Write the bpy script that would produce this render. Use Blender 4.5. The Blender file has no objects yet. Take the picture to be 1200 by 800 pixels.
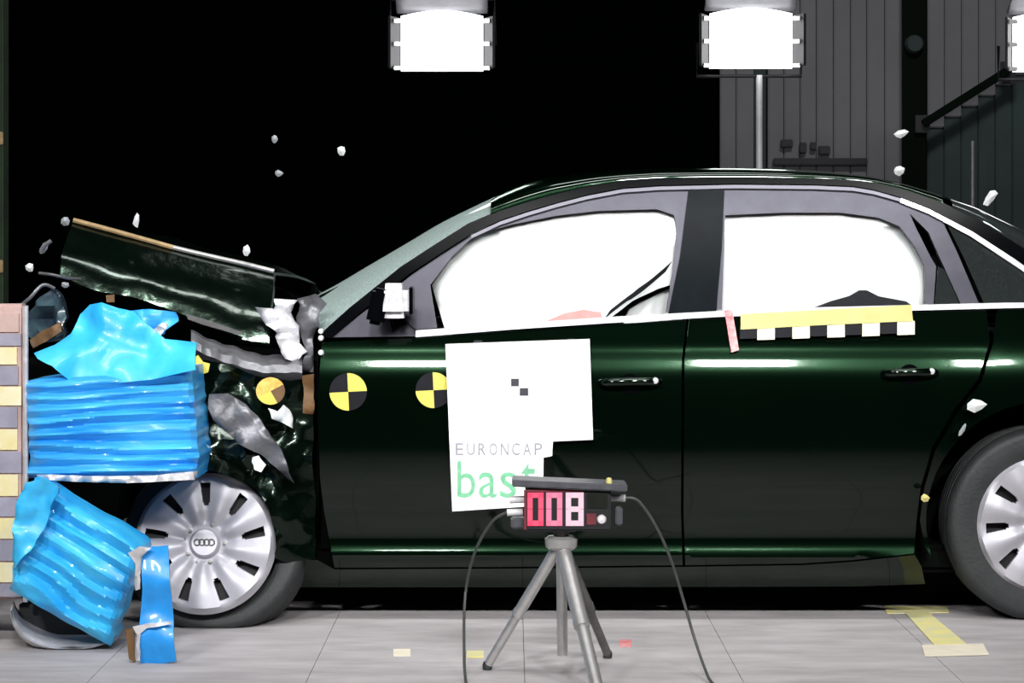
import bpy, bmesh, math, random
from mathutils import Vector, Matrix, noise
from mathutils.geometry import delaunay_2d_cdt, intersect_point_line

random.seed(7)
scene = bpy.context.scene
COL = scene.collection
PI = math.pi

# ------------------------------------------------------------------ camera
F = 2944.0          # focal length in pixels of the 1200x800 frame
CAM_Y, CAM_Z, HOR = -8.0, 1.168, 300.0
cam_data = bpy.data.cameras.new('camera')
cam_data.lens = 36.0 * F / 1200.0
cam_data.sensor_width = 36.0
cam_data.shift_y = -(400 - HOR) / 1200.0
cam_data.clip_end = 100
cam = bpy.data.objects.new('camera', cam_data)
cam.location = (0, CAM_Y, CAM_Z)
cam.rotation_euler = (PI / 2, 0, 0)
COL.objects.link(cam)
scene.camera = cam

# ------------------------------------------------------------------ world, lights, exposure
world = bpy.data.worlds.new('dark_hall')
world.use_nodes = True
world.node_tree.nodes['Background'].inputs[0].default_value = (0.55, 0.75, 0.65, 1)
world.node_tree.nodes['Background'].inputs[1].default_value = 0.001
scene.world = world
scene.view_settings.view_transform = 'Standard'
scene.view_settings.look = 'None'
scene.view_settings.gamma = 1
scene.view_settings.exposure = -1.6
scene.view_settings.use_curve_mapping = False


def area(name, loc, target, sx, sy, power, color=(1, 1, 1), spread=56):
    d = bpy.data.lights.new(name, 'AREA')
    d.shape = 'RECTANGLE'
    d.size, d.size_y, d.energy, d.color = sx, sy, power, color
    d.spread = math.radians(spread)
    o = bpy.data.objects.new(name, d)
    o.location = loc
    o.rotation_euler = (Vector(target) - Vector(loc)).to_track_quat('-Z', 'Y').to_euler()
    COL.objects.link(o)
    return o


# floodlight banks of the hall, hung above and in front of the car; the last is added for the back wall
area('unseen_floodlight', (-2.7, -6.2, 3.9), (-1.1, 0.2, 0.7), 0.6, 0.45, 70)
area('unseen_floodlight', (-0.55, -6.2, 3.9), (-0.3, 0.2, 0.7), 0.5, 0.45, 67)
area('unseen_floodlight', (1.38, -6.2, 3.9), (0.7, 0.2, 0.7), 0.5, 0.45, 67)
area('unseen_floodlight', (3.2, -6.2, 3.9), (1.5, 0.2, 0.7), 0.6, 0.45, 70)
area('unseen_floodlight', (-1.6, -1.4, 5.2), (-1.2, 0.3, 0.6), 2.6, 0.6, 44)
area('unseen_floodlight', (1.2, -1.6, 5.2), (0.8, 0.3, 0.6), 2.6, 0.6, 44)
area('unseen_floodlight', (0.6, 2.4, 5.4), (0.4, 0.9, 1.0), 1.8, 0.6, 60, spread=150)
area('unseen_floodlight', (2.6, 4.6, 5.8), (2.6, 9.2, 2.4), 1.2, 0.5, 210, spread=150)  # added unseen lamp, only there to brighten the grey back wall

# ------------------------------------------------------------------ materials
MATS = {}


def mat(name, color, rough=0.5, metal=0.0, coat=0.0, spec=0.5, var=0.0, vscale=8.0, bump=0.0, bscale=40.0,
        emit=None, strength=1.0, color2=None, stretch=None, world_space=False, tint=None):
    m = bpy.data.materials.new(name)
    m.use_nodes = True
    nt = m.node_tree
    b = nt.nodes['Principled BSDF']
    b.inputs['Base Color'].default_value = (*color, 1)
    b.inputs['Roughness'].default_value = rough
    b.inputs['Metallic'].default_value = metal
    b.inputs['Coat Weight'].default_value = coat
    b.inputs['Coat Roughness'].default_value = 0.05
    b.inputs['Specular IOR Level'].default_value = spec
    if tint:
        b.inputs['Coat Tint'].default_value = (*tint, 1)
        b.inputs['Specular Tint'].default_value = (*tint, 1)
    if emit:
        b.inputs['Emission Color'].default_value = (*emit, 1)
        b.inputs['Emission Strength'].default_value = strength
    if var or bump:
        tc = nt.nodes.new('ShaderNodeNewGeometry' if world_space else 'ShaderNodeTexCoord')
        mp = nt.nodes.new('ShaderNodeMapping')
        if stretch:
            mp.inputs['Scale'].default_value = stretch
        nt.links.new(tc.outputs['Position' if world_space else 'Object'], mp.inputs['Vector'])
    if var:
        n = nt.nodes.new('ShaderNodeTexNoise')
        n.inputs['Scale'].default_value = vscale
        n.inputs['Detail'].default_value = 6
        n.inputs['Roughness'].default_value = 0.6
        nt.links.new(mp.outputs['Vector'], n.inputs['Vector'])
        r = nt.nodes.new('ShaderNodeValToRGB')
        c2 = color2 or tuple(c * (1 - var) for c in color)
        r.color_ramp.elements[0].position = 0.35
        r.color_ramp.elements[1].position = 0.68
        r.color_ramp.elements[0].color = (*c2, 1)
        r.color_ramp.elements[1].color = (*color, 1)
        nt.links.new(n.outputs['Fac'], r.inputs['Fac'])
        nt.links.new(r.outputs['Color'], b.inputs['Base Color'])
    if bump:
        n2 = nt.nodes.new('ShaderNodeTexNoise')
        n2.inputs['Scale'].default_value = bscale
        n2.inputs['Detail'].default_value = 4
        nt.links.new(mp.outputs['Vector'], n2.inputs['Vector'])
        bp = nt.nodes.new('ShaderNodeBump')
        bp.inputs['Strength'].default_value = bump
        bp.inputs['Distance'].default_value = 0.01
        nt.links.new(n2.outputs['Fac'], bp.inputs['Height'])
        nt.links.new(bp.outputs['Normal'], b.inputs['Normal'])
    MATS[name] = m
    return m


def glass(name, tint, gloss=0.08, haze=0.0, haze_col=(0.5, 0.6, 0.58)):
    m = bpy.data.materials.new(name)
    m.use_nodes = True
    nt = m.node_tree
    nt.nodes.remove(nt.nodes['Principled BSDF'])
    out = nt.nodes['Material Output']
    t = nt.nodes.new('ShaderNodeBsdfTransparent')
    t.inputs[0].default_value = (*tint, 1)
    g = nt.nodes.new('ShaderNodeBsdfGlossy')
    g.inputs['Roughness'].default_value = 0.03
    mx = nt.nodes.new('ShaderNodeMixShader')
    fr = nt.nodes.new('ShaderNodeFresnel')
    fr.inputs['IOR'].default_value = 1.45
    ma = nt.nodes.new('ShaderNodeMath')
    ma.operation = 'MULTIPLY'
    ma.inputs[1].default_value = gloss / 0.04
    ma.use_clamp = True
    nt.links.new(fr.outputs[0], ma.inputs[0])
    nt.links.new(ma.outputs[0], mx.inputs[0])
    nt.links.new(t.outputs[0], mx.inputs[1])
    nt.links.new(g.outputs[0], mx.inputs[2])
    last = mx
    if haze:
        d = nt.nodes.new('ShaderNodeBsdfDiffuse')
        n = nt.nodes.new('ShaderNodeTexVoronoi')
        n.feature = 'DISTANCE_TO_EDGE'
        n.inputs['Scale'].default_value = 70
        r = nt.nodes.new('ShaderNodeValToRGB')
        r.color_ramp.elements[0].position = 0.0
        r.color_ramp.elements[0].color = (min(1, haze * 1.35),) * 3 + (1,)
        r.color_ramp.elements[1].position = 0.12
        r.color_ramp.elements[1].color = (haze,) * 3 + (1,)
        tc = nt.nodes.new('ShaderNodeTexCoord')
        nt.links.new(tc.outputs['Object'], n.inputs['Vector'])
        nt.links.new(n.outputs['Distance'], r.inputs['Fac'])
        d.inputs[0].default_value = (*haze_col, 1)
        m2 = nt.nodes.new('ShaderNodeMixShader')
        nt.links.new(r.outputs['Color'], m2.inputs[0])
        nt.links.new(mx.outputs[0], m2.inputs[1])
        nt.links.new(d.outputs[0], m2.inputs[2])
        last = m2
    nt.links.new(last.outputs[0], out.inputs['Surface'])
    MATS[name] = m
    return m


mat('paint', (0.0006, 0.0022, 0.0014), rough=0.2, coat=0.8, spec=0.08, tint=(0.55, 1.0, 0.66), var=0.25, vscale=3)
mat('paint_torn', (0.0010, 0.0030, 0.0020), rough=0.18, coat=0.3, spec=0.2, tint=(0.75, 1.0, 0.82), var=0.4, vscale=9, bump=0.25, bscale=18)
mat('trim_black', (0.0015, 0.0018, 0.0024), rough=0.18, spec=0.05, var=0.2, vscale=10)
mat('pillar_black', (0.0030, 0.0065, 0.0090), rough=0.3, spec=0.05, var=0.5, vscale=14)
mat('trim_satin', (0.13, 0.125, 0.155), rough=0.35, metal=0.3, var=0.1, vscale=12)
mat('frame_grey', (0.060, 0.058, 0.075), rough=0.38, metal=0.55, var=0.2, vscale=12)
mat('chrome', (0.80, 0.80, 0.82), rough=0.25, metal=0.4, var=0.08, vscale=20)
mat('steel', (0.62, 0.61, 0.60), rough=0.32, metal=0.7, var=0.2, vscale=25)
mat('pole_grey', (0.85, 0.86, 0.86), rough=0.5, metal=0.1, var=0.15, vscale=20)
mat('steel_dark', (0.16, 0.155, 0.15), rough=0.4, metal=0.6, var=0.3, vscale=25)
mat('bent_metal', (0.23, 0.23, 0.25), rough=0.42, metal=0.5, var=0.5, vscale=10, bump=0.35, bscale=25)
mat('bright_metal', (0.86, 0.85, 0.88), rough=0.45, metal=0.2, var=0.35, vscale=14, bump=0.4, bscale=22)
mat('dark_inside', (0.0014, 0.0026, 0.0020), rough=0.9, spec=0.1, var=0.4, vscale=6)
mat('seat_cloth', (0.012, 0.012, 0.015), rough=0.9, var=0.3, vscale=30, bump=0.2, bscale=120)
mat('rubber', (0.022, 0.025, 0.026), rough=0.62, var=0.35, vscale=16, bump=0.15, bscale=90)
mat('hub_silver', (0.44, 0.43, 0.47), rough=0.46, metal=0.3, var=0.12, vscale=12)
mat('hub_dark', (0.010, 0.010, 0.012), rough=0.7, var=0.3, vscale=20)
mat('airbag', (0.93, 0.93, 0.92), rough=0.85, var=0.04, vscale=10, bump=0.12, bscale=24)
mat('belt', (0.010, 0.010, 0.014), rough=0.8, var=0.3, vscale=60)
mat('tail_red', (0.35, 0.01, 0.01), rough=0.15, coat=0.8, var=0.2, vscale=30)
mat('board_white', (0.90, 0.90, 0.89), rough=0.7, var=0.03, vscale=5)
mat('print_grey', (0.33, 0.32, 0.37), rough=0.8, var=0.2, vscale=40)
mat('print_dark', (0.05, 0.05, 0.06), rough=0.8, var=0.2, vscale=40)
mat('print_green', (0.20, 0.56, 0.32), rough=0.7, var=0.25, vscale=40)
mat('target_yellow', (0.72, 0.62, 0.10), rough=0.6, var=0.15, vscale=20)
mat('target_orange', (0.72, 0.30, 0.04), rough=0.6, var=0.5, vscale=40, color2=(0.75, 0.62, 0.15))
mat('target_black', (0.008, 0.008, 0.012), rough=0.6, spec=0.15, var=0.3, vscale=20)
mat('ruler_yellow', (0.62, 0.56, 0.20), rough=0.6, var=0.2, vscale=12)
mat('ruler_cream', (0.80, 0.77, 0.55), rough=0.6, var=0.1, vscale=12)
mat('tape_red', (0.72, 0.08, 0.10), rough=0.6, var=0.4, vscale=40, color2=(0.75, 0.40, 0.40))
mat('blue_film', (0.07, 0.50, 0.90), rough=0.40, coat=0.2, var=0.35, vscale=5, color2=(0.012, 0.26, 0.76),
    stretch=(0.7, 1, 9), bump=0.12, bscale=16)  # lighter streaks put highlights into the blue colour
mat('blue_film_light', (0.06, 0.56, 0.90), rough=0.40, coat=0.2, var=0.35, vscale=5, color2=(0.018, 0.38, 0.84),
    bump=0.15, bscale=10)
mat('blue_strip', (0.015, 0.32, 0.84), rough=0.4, coat=0.2, var=0.2, vscale=20)
mat('torn_foil', (0.72, 0.70, 0.72), rough=0.4, metal=0.3, var=0.3, vscale=22, bump=0.3, bscale=40)
mat('stripe_cream', (0.74, 0.62, 0.26), rough=0.7, var=0.25, vscale=9, color2=(0.78, 0.72, 0.50))
mat('stripe_grey', (0.36, 0.34, 0.42), rough=0.7, var=0.3, vscale=9)
mat('plate_pink', (0.60, 0.42, 0.38), rough=0.7, var=0.3, vscale=9)
mat('concrete_block', (0.22, 0.21, 0.20), rough=0.9, var=0.4, vscale=5, bump=0.3, bscale=30)
mat('brown_plastic', (0.18, 0.09, 0.03), rough=0.6, var=0.4, vscale=14)
mat('tan_seal', (0.42, 0.28, 0.13), rough=0.6, var=0.4, vscale=20)
mat('floor_concrete', (0.47, 0.44, 0.445), rough=0.75, var=0.28, vscale=5, bump=0.15, bscale=60, stretch=(0.6, 1.6, 1), world_space=True)
mat('floor_joint', (0.42, 0.39, 0.40), rough=0.9, var=0.3, vscale=5)
mat('tape_yellow', (0.78, 0.68, 0.22), rough=0.7, var=0.2, vscale=12, color2=(0.62, 0.60, 0.36))
mat('tape_cream', (0.80, 0.73, 0.58), rough=0.7, var=0.15, vscale=12)
mat('wall_black', (0.0006, 0.0016, 0.0010), rough=1.0, spec=0.0, var=0.4, vscale=0.6)
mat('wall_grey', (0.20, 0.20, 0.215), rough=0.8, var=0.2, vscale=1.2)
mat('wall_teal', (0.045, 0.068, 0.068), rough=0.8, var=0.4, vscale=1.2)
mat('column_green', (0.0012, 0.0055, 0.0025), rough=0.8, spec=0.1, var=0.4, vscale=2)
mat('post_green', (0.016, 0.050, 0.010), rough=0.7, var=0.6, vscale=7, color2=(0.006, 0.014, 0.006))
mat('lamp_housing', (0.20, 0.20, 0.22), rough=0.45, metal=0.4, var=0.2, vscale=15)
mat('lamp_dark', (0.03, 0.03, 0.035), rough=0.5, metal=0.3, var=0.2, vscale=15)
mat('lamp_glow', (0.9, 0.9, 0.9), emit=(1, 1, 1), strength=11, var=0.02, vscale=20)
mat('timer_black', (0.010, 0.010, 0.012), rough=0.45, var=0.3, vscale=30)
mat('timer_lid', (0.10, 0.10, 0.115), rough=0.4, metal=0.3, var=0.3, vscale=30)
mat('digit_red', (0.10, 0.01, 0.02), emit=(1.0, 0.10, 0.20), strength=2.9, var=0.1, vscale=20)
mat('digit_pink', (0.10, 0.03, 0.05), emit=(1.0, 0.27, 0.42), strength=2.8, var=0.1, vscale=20)
mat('digit_white', (0.10, 0.08, 0.09), emit=(1.0, 0.66, 0.78), strength=2.8, var=0.1, vscale=20)
mat('dim_red', (0.16, 0.02, 0.03), rough=0.5, var=0.3, vscale=40)
mat('window_brown', (0.012, 0.014, 0.010), rough=0.3, var=0.3, vscale=20)
mat('plug_white', (0.68, 0.66, 0.68), rough=0.5, var=0.2, vscale=30)
mat('cable_grey', (0.055, 0.060, 0.055), rough=0.5, var=0.3, vscale=30)
mat('shard_white', (0.80, 0.82, 0.82), rough=0.25, metal=0.1, coat=0.5, var=0.2, vscale=40)
mat('shard_grey', (0.34, 0.36, 0.38), rough=0.3, coat=0.5, var=0.3, vscale=40)
mat('lens_teal', (0.060, 0.11, 0.13), rough=0.25, coat=0.5, var=0.6, vscale=12, color2=(0.02, 0.03, 0.05))
mat('pink_skin', (0.62, 0.32, 0.30), rough=0.7, var=0.2, vscale=20)
glass('side_glass', (0.97, 0.98, 0.98), gloss=0.02)
glass('dark_glass', (0.16, 0.22, 0.22), gloss=0.08, haze=0.03)
glass('windscreen_glass', (0.45, 0.54, 0.52), gloss=0.10, haze=0.50, haze_col=(0.44, 0.55, 0.52))


# ------------------------------------------------------------------ helpers
ROOTLOC = {}


def link(name, me, material, parent=None, loc=None):
    if material and not me.materials:
        me.materials.append(MATS[material])
    o = bpy.data.objects.new(name, me)
    COL.objects.link(o)
    if parent is not None:
        o.parent = parent
        if parent.name in ROOTLOC:
            o.location = -ROOTLOC[parent.name]
        if loc is not None:
            o.location = Vector(o.location) + Vector(loc)
    elif loc is not None:
        o.location = loc
    return o


def root(name, loc, label, cat, group=None):
    o = bpy.data.objects.new(name, None)
    o.empty_display_size = 0.1
    o.location = loc
    COL.objects.link(o)
    ROOTLOC[o.name] = Vector(loc)
    return tag(o, label, cat, group)


def tag(o, label, cat, group=None):
    o['label'] = label
    o['category'] = cat
    if group:
        o['group'] = group
    return o


def structure(o, label=None):
    o['kind'] = 'structure'
    if label:
        o['label'] = label
    return o


def mesh(verts, faces, name='shape', smooth=False, sharp=None):
    me = bpy.data.meshes.new(name)
    me.from_pydata([tuple(v) for v in verts], [], faces)
    bm = bmesh.new()
    bm.from_mesh(me)
    bmesh.ops.recalc_face_normals(bm, faces=bm.faces)
    bm.to_mesh(me)
    bm.free()
    me.update()
    if smooth:
        me.polygons.foreach_set('use_smooth', [True] * len(me.polygons))
        me.set_sharp_from_angle(angle=math.radians(sharp if sharp else 40))
    return me


class MB:
    """collects simple shapes for one part"""

    def __init__(self):
        self.v, self.f = [], []

    def add(self, v, f):
        n = len(self.v)
        self.v += [Vector(p) for p in v]
        self.f += [[i + n for i in q] for q in f]
        return self

    def box(self, c, s, rot=None):
        c = Vector(c)
        vs = []
        for dx in (-1, 1):
            for dy in (-1, 1):
                for dz in (-1, 1):
                    p = Vector((dx * s[0] / 2, dy * s[1] / 2, dz * s[2] / 2))
                    if rot:
                        p = rot @ p
                    vs.append(c + p)
        return self.add(vs, [[0, 1, 3, 2], [4, 6, 7, 5], [0, 4, 5, 1], [2, 3, 7, 6], [0, 2, 6, 4], [1, 5, 7, 3]])

    def tube(self, pts, r, n=10, r2=None):
        pts = [Vector(p) for p in pts]
        m = len(pts)
        vs, fs = [], []
        up = Vector((0, 0, 1))
        for i, p in enumerate(pts):
            t = (pts[min(i + 1, m - 1)] - pts[max(i - 1, 0)]).normalized()
            a = t.cross(up)
            if a.length < 1e-3:
                a = t.cross(Vector((0, 1, 0)))
            a.normalize()
            b = t.cross(a)
            rr = r if r2 is None else r + (r2 - r) * i / max(1, m - 1)
            for k in range(n):
                ang = 2 * PI * k / n
                vs.append(p + a * rr * math.cos(ang) + b * rr * math.sin(ang))
        for i in range(m - 1):
            for k in range(n):
                fs.append([i * n + k, i * n + (k + 1) % n, (i + 1) * n + (k + 1) % n, (i + 1) * n + k])
        fs.append(list(range(n))[::-1])
        fs.append([(m - 1) * n + k for k in range(n)])
        return self.add(vs, fs)

    def lathe(self, prof, c, n=48, axis='y', close=False):
        """prof: (radius, position along axis)"""
        c = Vector(c)
        vs, fs = [], []
        m = len(prof)
        for r, h in prof:
            for k in range(n):
                a = 2 * PI * k / n
                if axis == 'y':
                    vs.append(c + Vector((r * math.cos(a), h, r * math.sin(a))))
                else:
                    vs.append(c + Vector((r * math.cos(a), r * math.sin(a), h)))
        last = m if close else m - 1
        for i in range(last):
            for k in range(n):
                j = (i + 1) % m
                fs.append([i * n + k, i * n + (k + 1) % n, j * n + (k + 1) % n, j * n + k])
        if not close:
            if prof[0][0] > 1e-5:
                fs.append(list(range(n)))
            if prof[-1][0] > 1e-5:
                fs.append([(m - 1) * n + k for k in range(n)])
        return self.add(vs, fs)

    def prism(self, poly, y0, y1):
        """poly in x,z extruded along y"""
        n = len(poly)
        vs = [Vector((x, y0, z)) for x, z in poly] + [Vector((x, y1, z)) for x, z in poly]
        fs = [list(range(n)), [n + i for i in range(n)][::-1]]
        for i in range(n):
            fs.append([i, (i + 1) % n, n + (i + 1) % n, n + i])
        return self.add(vs, fs)

    def build(self, name, material, parent=None, smooth=True, bevel=0.0, sharp=40):
        me = mesh(self.v, self.f, name)
        if bevel:
            bm = bmesh.new()
            bm.from_mesh(me)
            es = [e for e in bm.edges if len(e.link_faces) == 2 and e.calc_face_angle(0) > math.radians(35)]
            bmesh.ops.bevel(bm, geom=es, offset=bevel, segments=2, affect='EDGES', clamp_overlap=True)
            bm.to_mesh(me)
            bm.free()
        if smooth:
            me.polygons.foreach_set('use_smooth', [True] * len(me.polygons))
            me.set_sharp_from_angle(angle=math.radians(sharp))
        return link(name, me, material, parent)


def catmull(pts, k=8):
    pts = [Vector(p) for p in pts]
    out = []
    for i in range(len(pts) - 1):
        p0, p1, p2, p3 = pts[max(i - 1, 0)], pts[i], pts[i + 1], pts[min(i + 2, len(pts) - 1)]
        for j in range(k):
            t = j / k
            out.append(0.5 * ((2 * p1) + (p2 - p0) * t + (2 * p0 - 5 * p1 + 4 * p2 - p3) * t * t
                              + (3 * p1 - p0 - 3 * p2 + p3) * t ** 3))
    out.append(pts[-1])
    return out


def at(px, py, y):
    """world point at depth y that the photograph shows at px, py (used as a tape measure)"""
    d = y - CAM_Y
    return Vector(((px - 600) * d / F, y, CAM_Z - (py - HOR) * d / F))


PROFILE = [(0.08, 0.13), (0.13, 0.085), (0.165, 0.052), (0.195, 0.030), (0.207, 0.022), (0.222, 0.0245), (0.229, 0.0268), (0.236, 0.0292), (0.243, 0.0314), (0.256, 0.0330), (0.29, 0.0325), (0.36, 0.0255),
           (0.46, 0.008), (0.58, 0.0), (0.70, 0.001), (0.78, 0.006), (0.808, 0.0105), (0.828, 0.0155), (0.838, 0.0180), (0.847, 0.0203),
           (0.856, 0.0243), (0.863, 0.0262), (0.871, 0.0282), (0.879, 0.0303), (0.93, 0.0535), (0.985, 0.080), (1.02, 0.099), (1.15, 0.170), (1.30, 0.258), (1.42, 0.335), (1.6, 0.46)]


def yside(x, z):
    p = PROFILE
    if z <= p[0][0]:
        y = p[0][1]
    elif z >= p[-1][0]:
        y = p[-1][1]
    else:
        for i in range(len(p) - 1):
            if p[i][0] <= z <= p[i + 1][0]:
                z0, y0 = p[i]
                z1, y1 = p[i + 1]
                h = z1 - z0
                s0 = (y1 - p[i - 1][1]) / (z1 - p[i - 1][0]) if i > 0 else (y1 - y0) / h
                s1 = (p[i + 2][1] - y0) / (p[i + 2][0] - z0) if i + 2 < len(p) else (y1 - y0) / h
                t = (z - z0) / h
                y = ((2 * t ** 3 - 3 * t * t + 1) * y0 + (t ** 3 - 2 * t * t + t) * h * s0
                     + (-2 * t ** 3 + 3 * t * t) * y1 + (t ** 3 - t * t) * h * s1)
                break
    if x < -0.5:
        y += 0.05 * (x + 0.5) ** 2
    if x > 1.3:
        y += 0.07 * (x - 1.3) ** 2
    return y


def S(px, py, off=0.0):
    """point on the car's near flank"""
    y = 0.05
    for _ in range(12):
        q = at(px, py, y)
        y = yside(q.x, q.z) + off
    return at(px, py, y)


def densify(poly, step):
    out = []
    n = len(poly)
    for i in range(n):
        a, b = Vector(poly[i]).to_2d(), Vector(poly[(i + 1) % n]).to_2d()
        k = max(1, int(math.ceil((b - a).length / step)))
        for j in range(k):
            out.append(a + (b - a) * j / k)
    return out


def inside(p, poly):
    c = False
    n = len(poly)
    for i in range(n):
        a, b = poly[i], poly[(i + 1) % n]
        if (a[1] > p[1]) != (b[1] > p[1]):
            if p[0] < (b[0] - a[0]) * (p[1] - a[1]) / (b[1] - a[1]) + a[0]:
                c = not c
    return c


def edge_dist(p, poly):
    d = 1e9
    n = len(poly)
    p = Vector(p)
    for i in range(n):
        a, b = Vector(poly[i]), Vector(poly[(i + 1) % n])
        ab = b - a
        t = max(0, min(1, (p - a).dot(ab) / max(1e-9, ab.length_squared)))
        d = min(d, (p - a - ab * t).length)
    return d


def cdt(poly, step):
    bd = densify(poly, step)
    pts = list(bd)
    xs = [p.x for p in bd]
    ys = [p.y for p in bd]
    y = min(ys) + step * 0.5
    row = 0
    while y < max(ys):
        x = min(xs) + (step * 0.5 if row % 2 else 0)
        while x < max(xs):
            if inside((x, y), bd) and edge_dist((x, y), poly) > step * 0.45:
                pts.append(Vector((x, y)))
            x += step
        y += step * 0.87
        row += 1
    n = len(bd)
    res = delaunay_2d_cdt(pts, [(i, (i + 1) % n) for i in range(n)], [], 1, 1e-5)
    return res[0], [list(f) for f in res[2]]


def shell_from(vs3, faces, back):
    """front faces + offset back + rim -> closed solid. back: list of back points"""
    n = len(vs3)
    cnt = {}
    for f in faces:
        for i in range(len(f)):
            e = (f[i], f[(i + 1) % len(f)])
            cnt[e] = cnt.get(e, 0) + 1
    rim = [e for e in cnt if (e[1], e[0]) not in cnt]
    fs = [list(f) for f in faces] + [[i + n for i in reversed(f)] for f in faces]
    fs += [[b, a, a + n, b + n] for a, b in rim]
    return list(vs3) + list(back), fs, rim


def flank(name, poly, material, parent, off=0.0, thick=0.012, step=11, fn=None, mirror=True, sharp=40, surf=None):
    """a body panel laid on the car's flank, outline given as seen from the side; a twin goes to the far flank"""
    v2, faces = cdt(poly, step)
    front = []
    for p in v2:
        q = (surf or S)(p.x, p.y, off)
        if fn:
            q = q + fn(p, q)
        front.append(q)
    back = [q + Vector((0, thick, 0)) for q in front]
    vs, fs, rim = shell_from(front, faces, back)
    me = mesh(vs, fs, name, True, sharp)
    o = link(name, me, material, parent)
    if mirror:
        vm = [Vector((v.x, 2 * HALF - v.y, v.z)) for v in vs]
        link(name, mesh(vm, [f[::-1] for f in fs], name, True, sharp), material, parent)
    return o


HALF = 0.91


def flat_piece(name, poly, y, material, parent, thick=0.01, step=14, fn=None, sharp=75):
    """a sheet standing at depth y, outline as seen from the front"""
    return flank(name, poly, material, parent, 0, thick, step, fn, False, sharp, surf=lambda a, b, c: at(a, b, y))


def pillow(name, poly, material, parent, off, bulge, step=12, k=22.0, back=0.10):
    v2, faces = cdt(poly, step)
    fr, bk = [], []
    for p in v2:
        d = edge_dist(p, poly)
        s = 1 - math.exp(-d / k)
        q = S(p.x, p.y, off)
        w = 0.012 * noise.noise(Vector((p.x * 0.03, p.y * 0.03, 1.3))) * s
        fr.append(q + Vector((0, -bulge * s + w, 0)))
        bk.append(q + Vector((0, 0.002 + back * s, 0)))
    vs, fs, rim = shell_from(fr, faces, bk)
    return link(name, mesh(vs, fs, name, True, 60), material, parent)


def box_obj(name, c, s, material, parent=None, bevel=0.0, rot=None):
    return MB().box(c, s, rot).build(name, material, parent, smooth=bool(bevel), bevel=bevel)


def text_mesh(body, name, material, parent, x0, x1, z0, z1, y, extrude=0.0006):
    cu = bpy.data.curves.new(name, 'FONT')
    cu.body = body
    cu.extrude = 0.002
    cu.resolution_u = 3
    tmp = bpy.data.objects.new('tmp_text', cu)
    COL.objects.link(tmp)
    bpy.context.view_layer.update()
    me = bpy.data.meshes.new_from_object(tmp.evaluated_get(bpy.context.evaluated_depsgraph_get()))
    bpy.data.objects.remove(tmp)
    bpy.data.curves.remove(cu)
    xs = [v.co.x for v in me.vertices]
    ys = [v.co.y for v in me.vertices]
    for v in me.vertices:
        u = (v.co.x - min(xs)) / (max(xs) - min(xs))
        w = (v.co.y - min(ys)) / (max(ys) - min(ys))
        d = extrude if v.co.z < 0 else -extrude
        v.co = (x0 + (x1 - x0) * u, y + d, z0 + (z1 - z0) * w)
    me.materials.clear()
    return link(name, me, material, parent)


def rot_y(a):
    return Matrix.Rotation(a, 3, 'Y')


# ------------------------------------------------------------------ the hall
floor = structure(box_obj('floor', (1, 2.5, -0.06), (26, 21, 0.1), 'floor_joint'))
slab_me = mesh(MB().box((0, 0, 0), (0.5982, 1.1982, 0.012)).v, MB().box((0, 0, 0), (0.5982, 1.1982, 0.012)).f, 'slab')
slab_me.materials.append(MATS['floor_concrete'])
for i in range(-8, 10):
    for j in range(-3, 3):
        o = bpy.data.objects.new('slab', slab_me)
        COL.objects.link(o)
        o.parent = floor
        o.location = (0.335 + i * 0.6, 0.35 + j * 1.2 - 0.6, -0.006)

ceiling = structure(box_obj('ceiling', (1, 2.5, 6.6), (26, 21, 0.1), 'wall_black'))
wall = structure(box_obj('wall_back', (1, 9.3, 3.25), (26, 0.1, 6.6), 'wall_black'))
# grey panelled part of the back wall, right of the black part
YW = 9.15
edges_px = [843, 862, 883, 899, 918, 937, 956, 976, 996, 1015, 1036, 1057]
for i in range(len(edges_px) - 1):
    a, b = at(edges_px[i], 300, YW).x, at(edges_px[i + 1], 300, YW).x
    dark = i == 2
    box_obj('panel', ((a + b) / 2, YW + (0.05 if dark else 0.0), 2.9), (b - a - 0.005, 0.06, 5.6),
            'wall_teal' if dark else 'wall_grey', wall, bevel=0.008)
right_px = [1086, 1106, 1126, 1146, 1166, 1186, 1206, 1226, 1246, 1266, 1286, 1306, 1326]
for i in range(len(right_px) - 1):
    a, b = at(right_px[i], 300, YW).x, at(right_px[i + 1], 300, YW).x
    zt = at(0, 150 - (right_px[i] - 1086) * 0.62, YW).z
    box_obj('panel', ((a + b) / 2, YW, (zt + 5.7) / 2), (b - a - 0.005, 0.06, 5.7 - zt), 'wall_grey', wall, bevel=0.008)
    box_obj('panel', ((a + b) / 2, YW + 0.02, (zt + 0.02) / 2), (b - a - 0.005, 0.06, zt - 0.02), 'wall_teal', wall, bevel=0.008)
# low rail and dark vents on the wall panelling
pa, pb = at(905, 190, YW), at(1015, 190, YW)
box_obj('wall_rail', ((pa.x + pb.x) / 2, YW - 0.06, pa.z), (pb.x - pa.x, 0.05, 0.05), 'lamp_dark', wall, bevel=0.008)
for px, py, w, h in ((922, 168, 14, 9), (941, 173, 8, 12), (953, 171, 7, 9), (966, 176, 13, 10)):
    c = at(px, py, YW - 0.05)
    box_obj('wall_vent', c, (w / 172, 0.05, h / 172), 'lamp_dark', wall, bevel=0.006)

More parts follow.
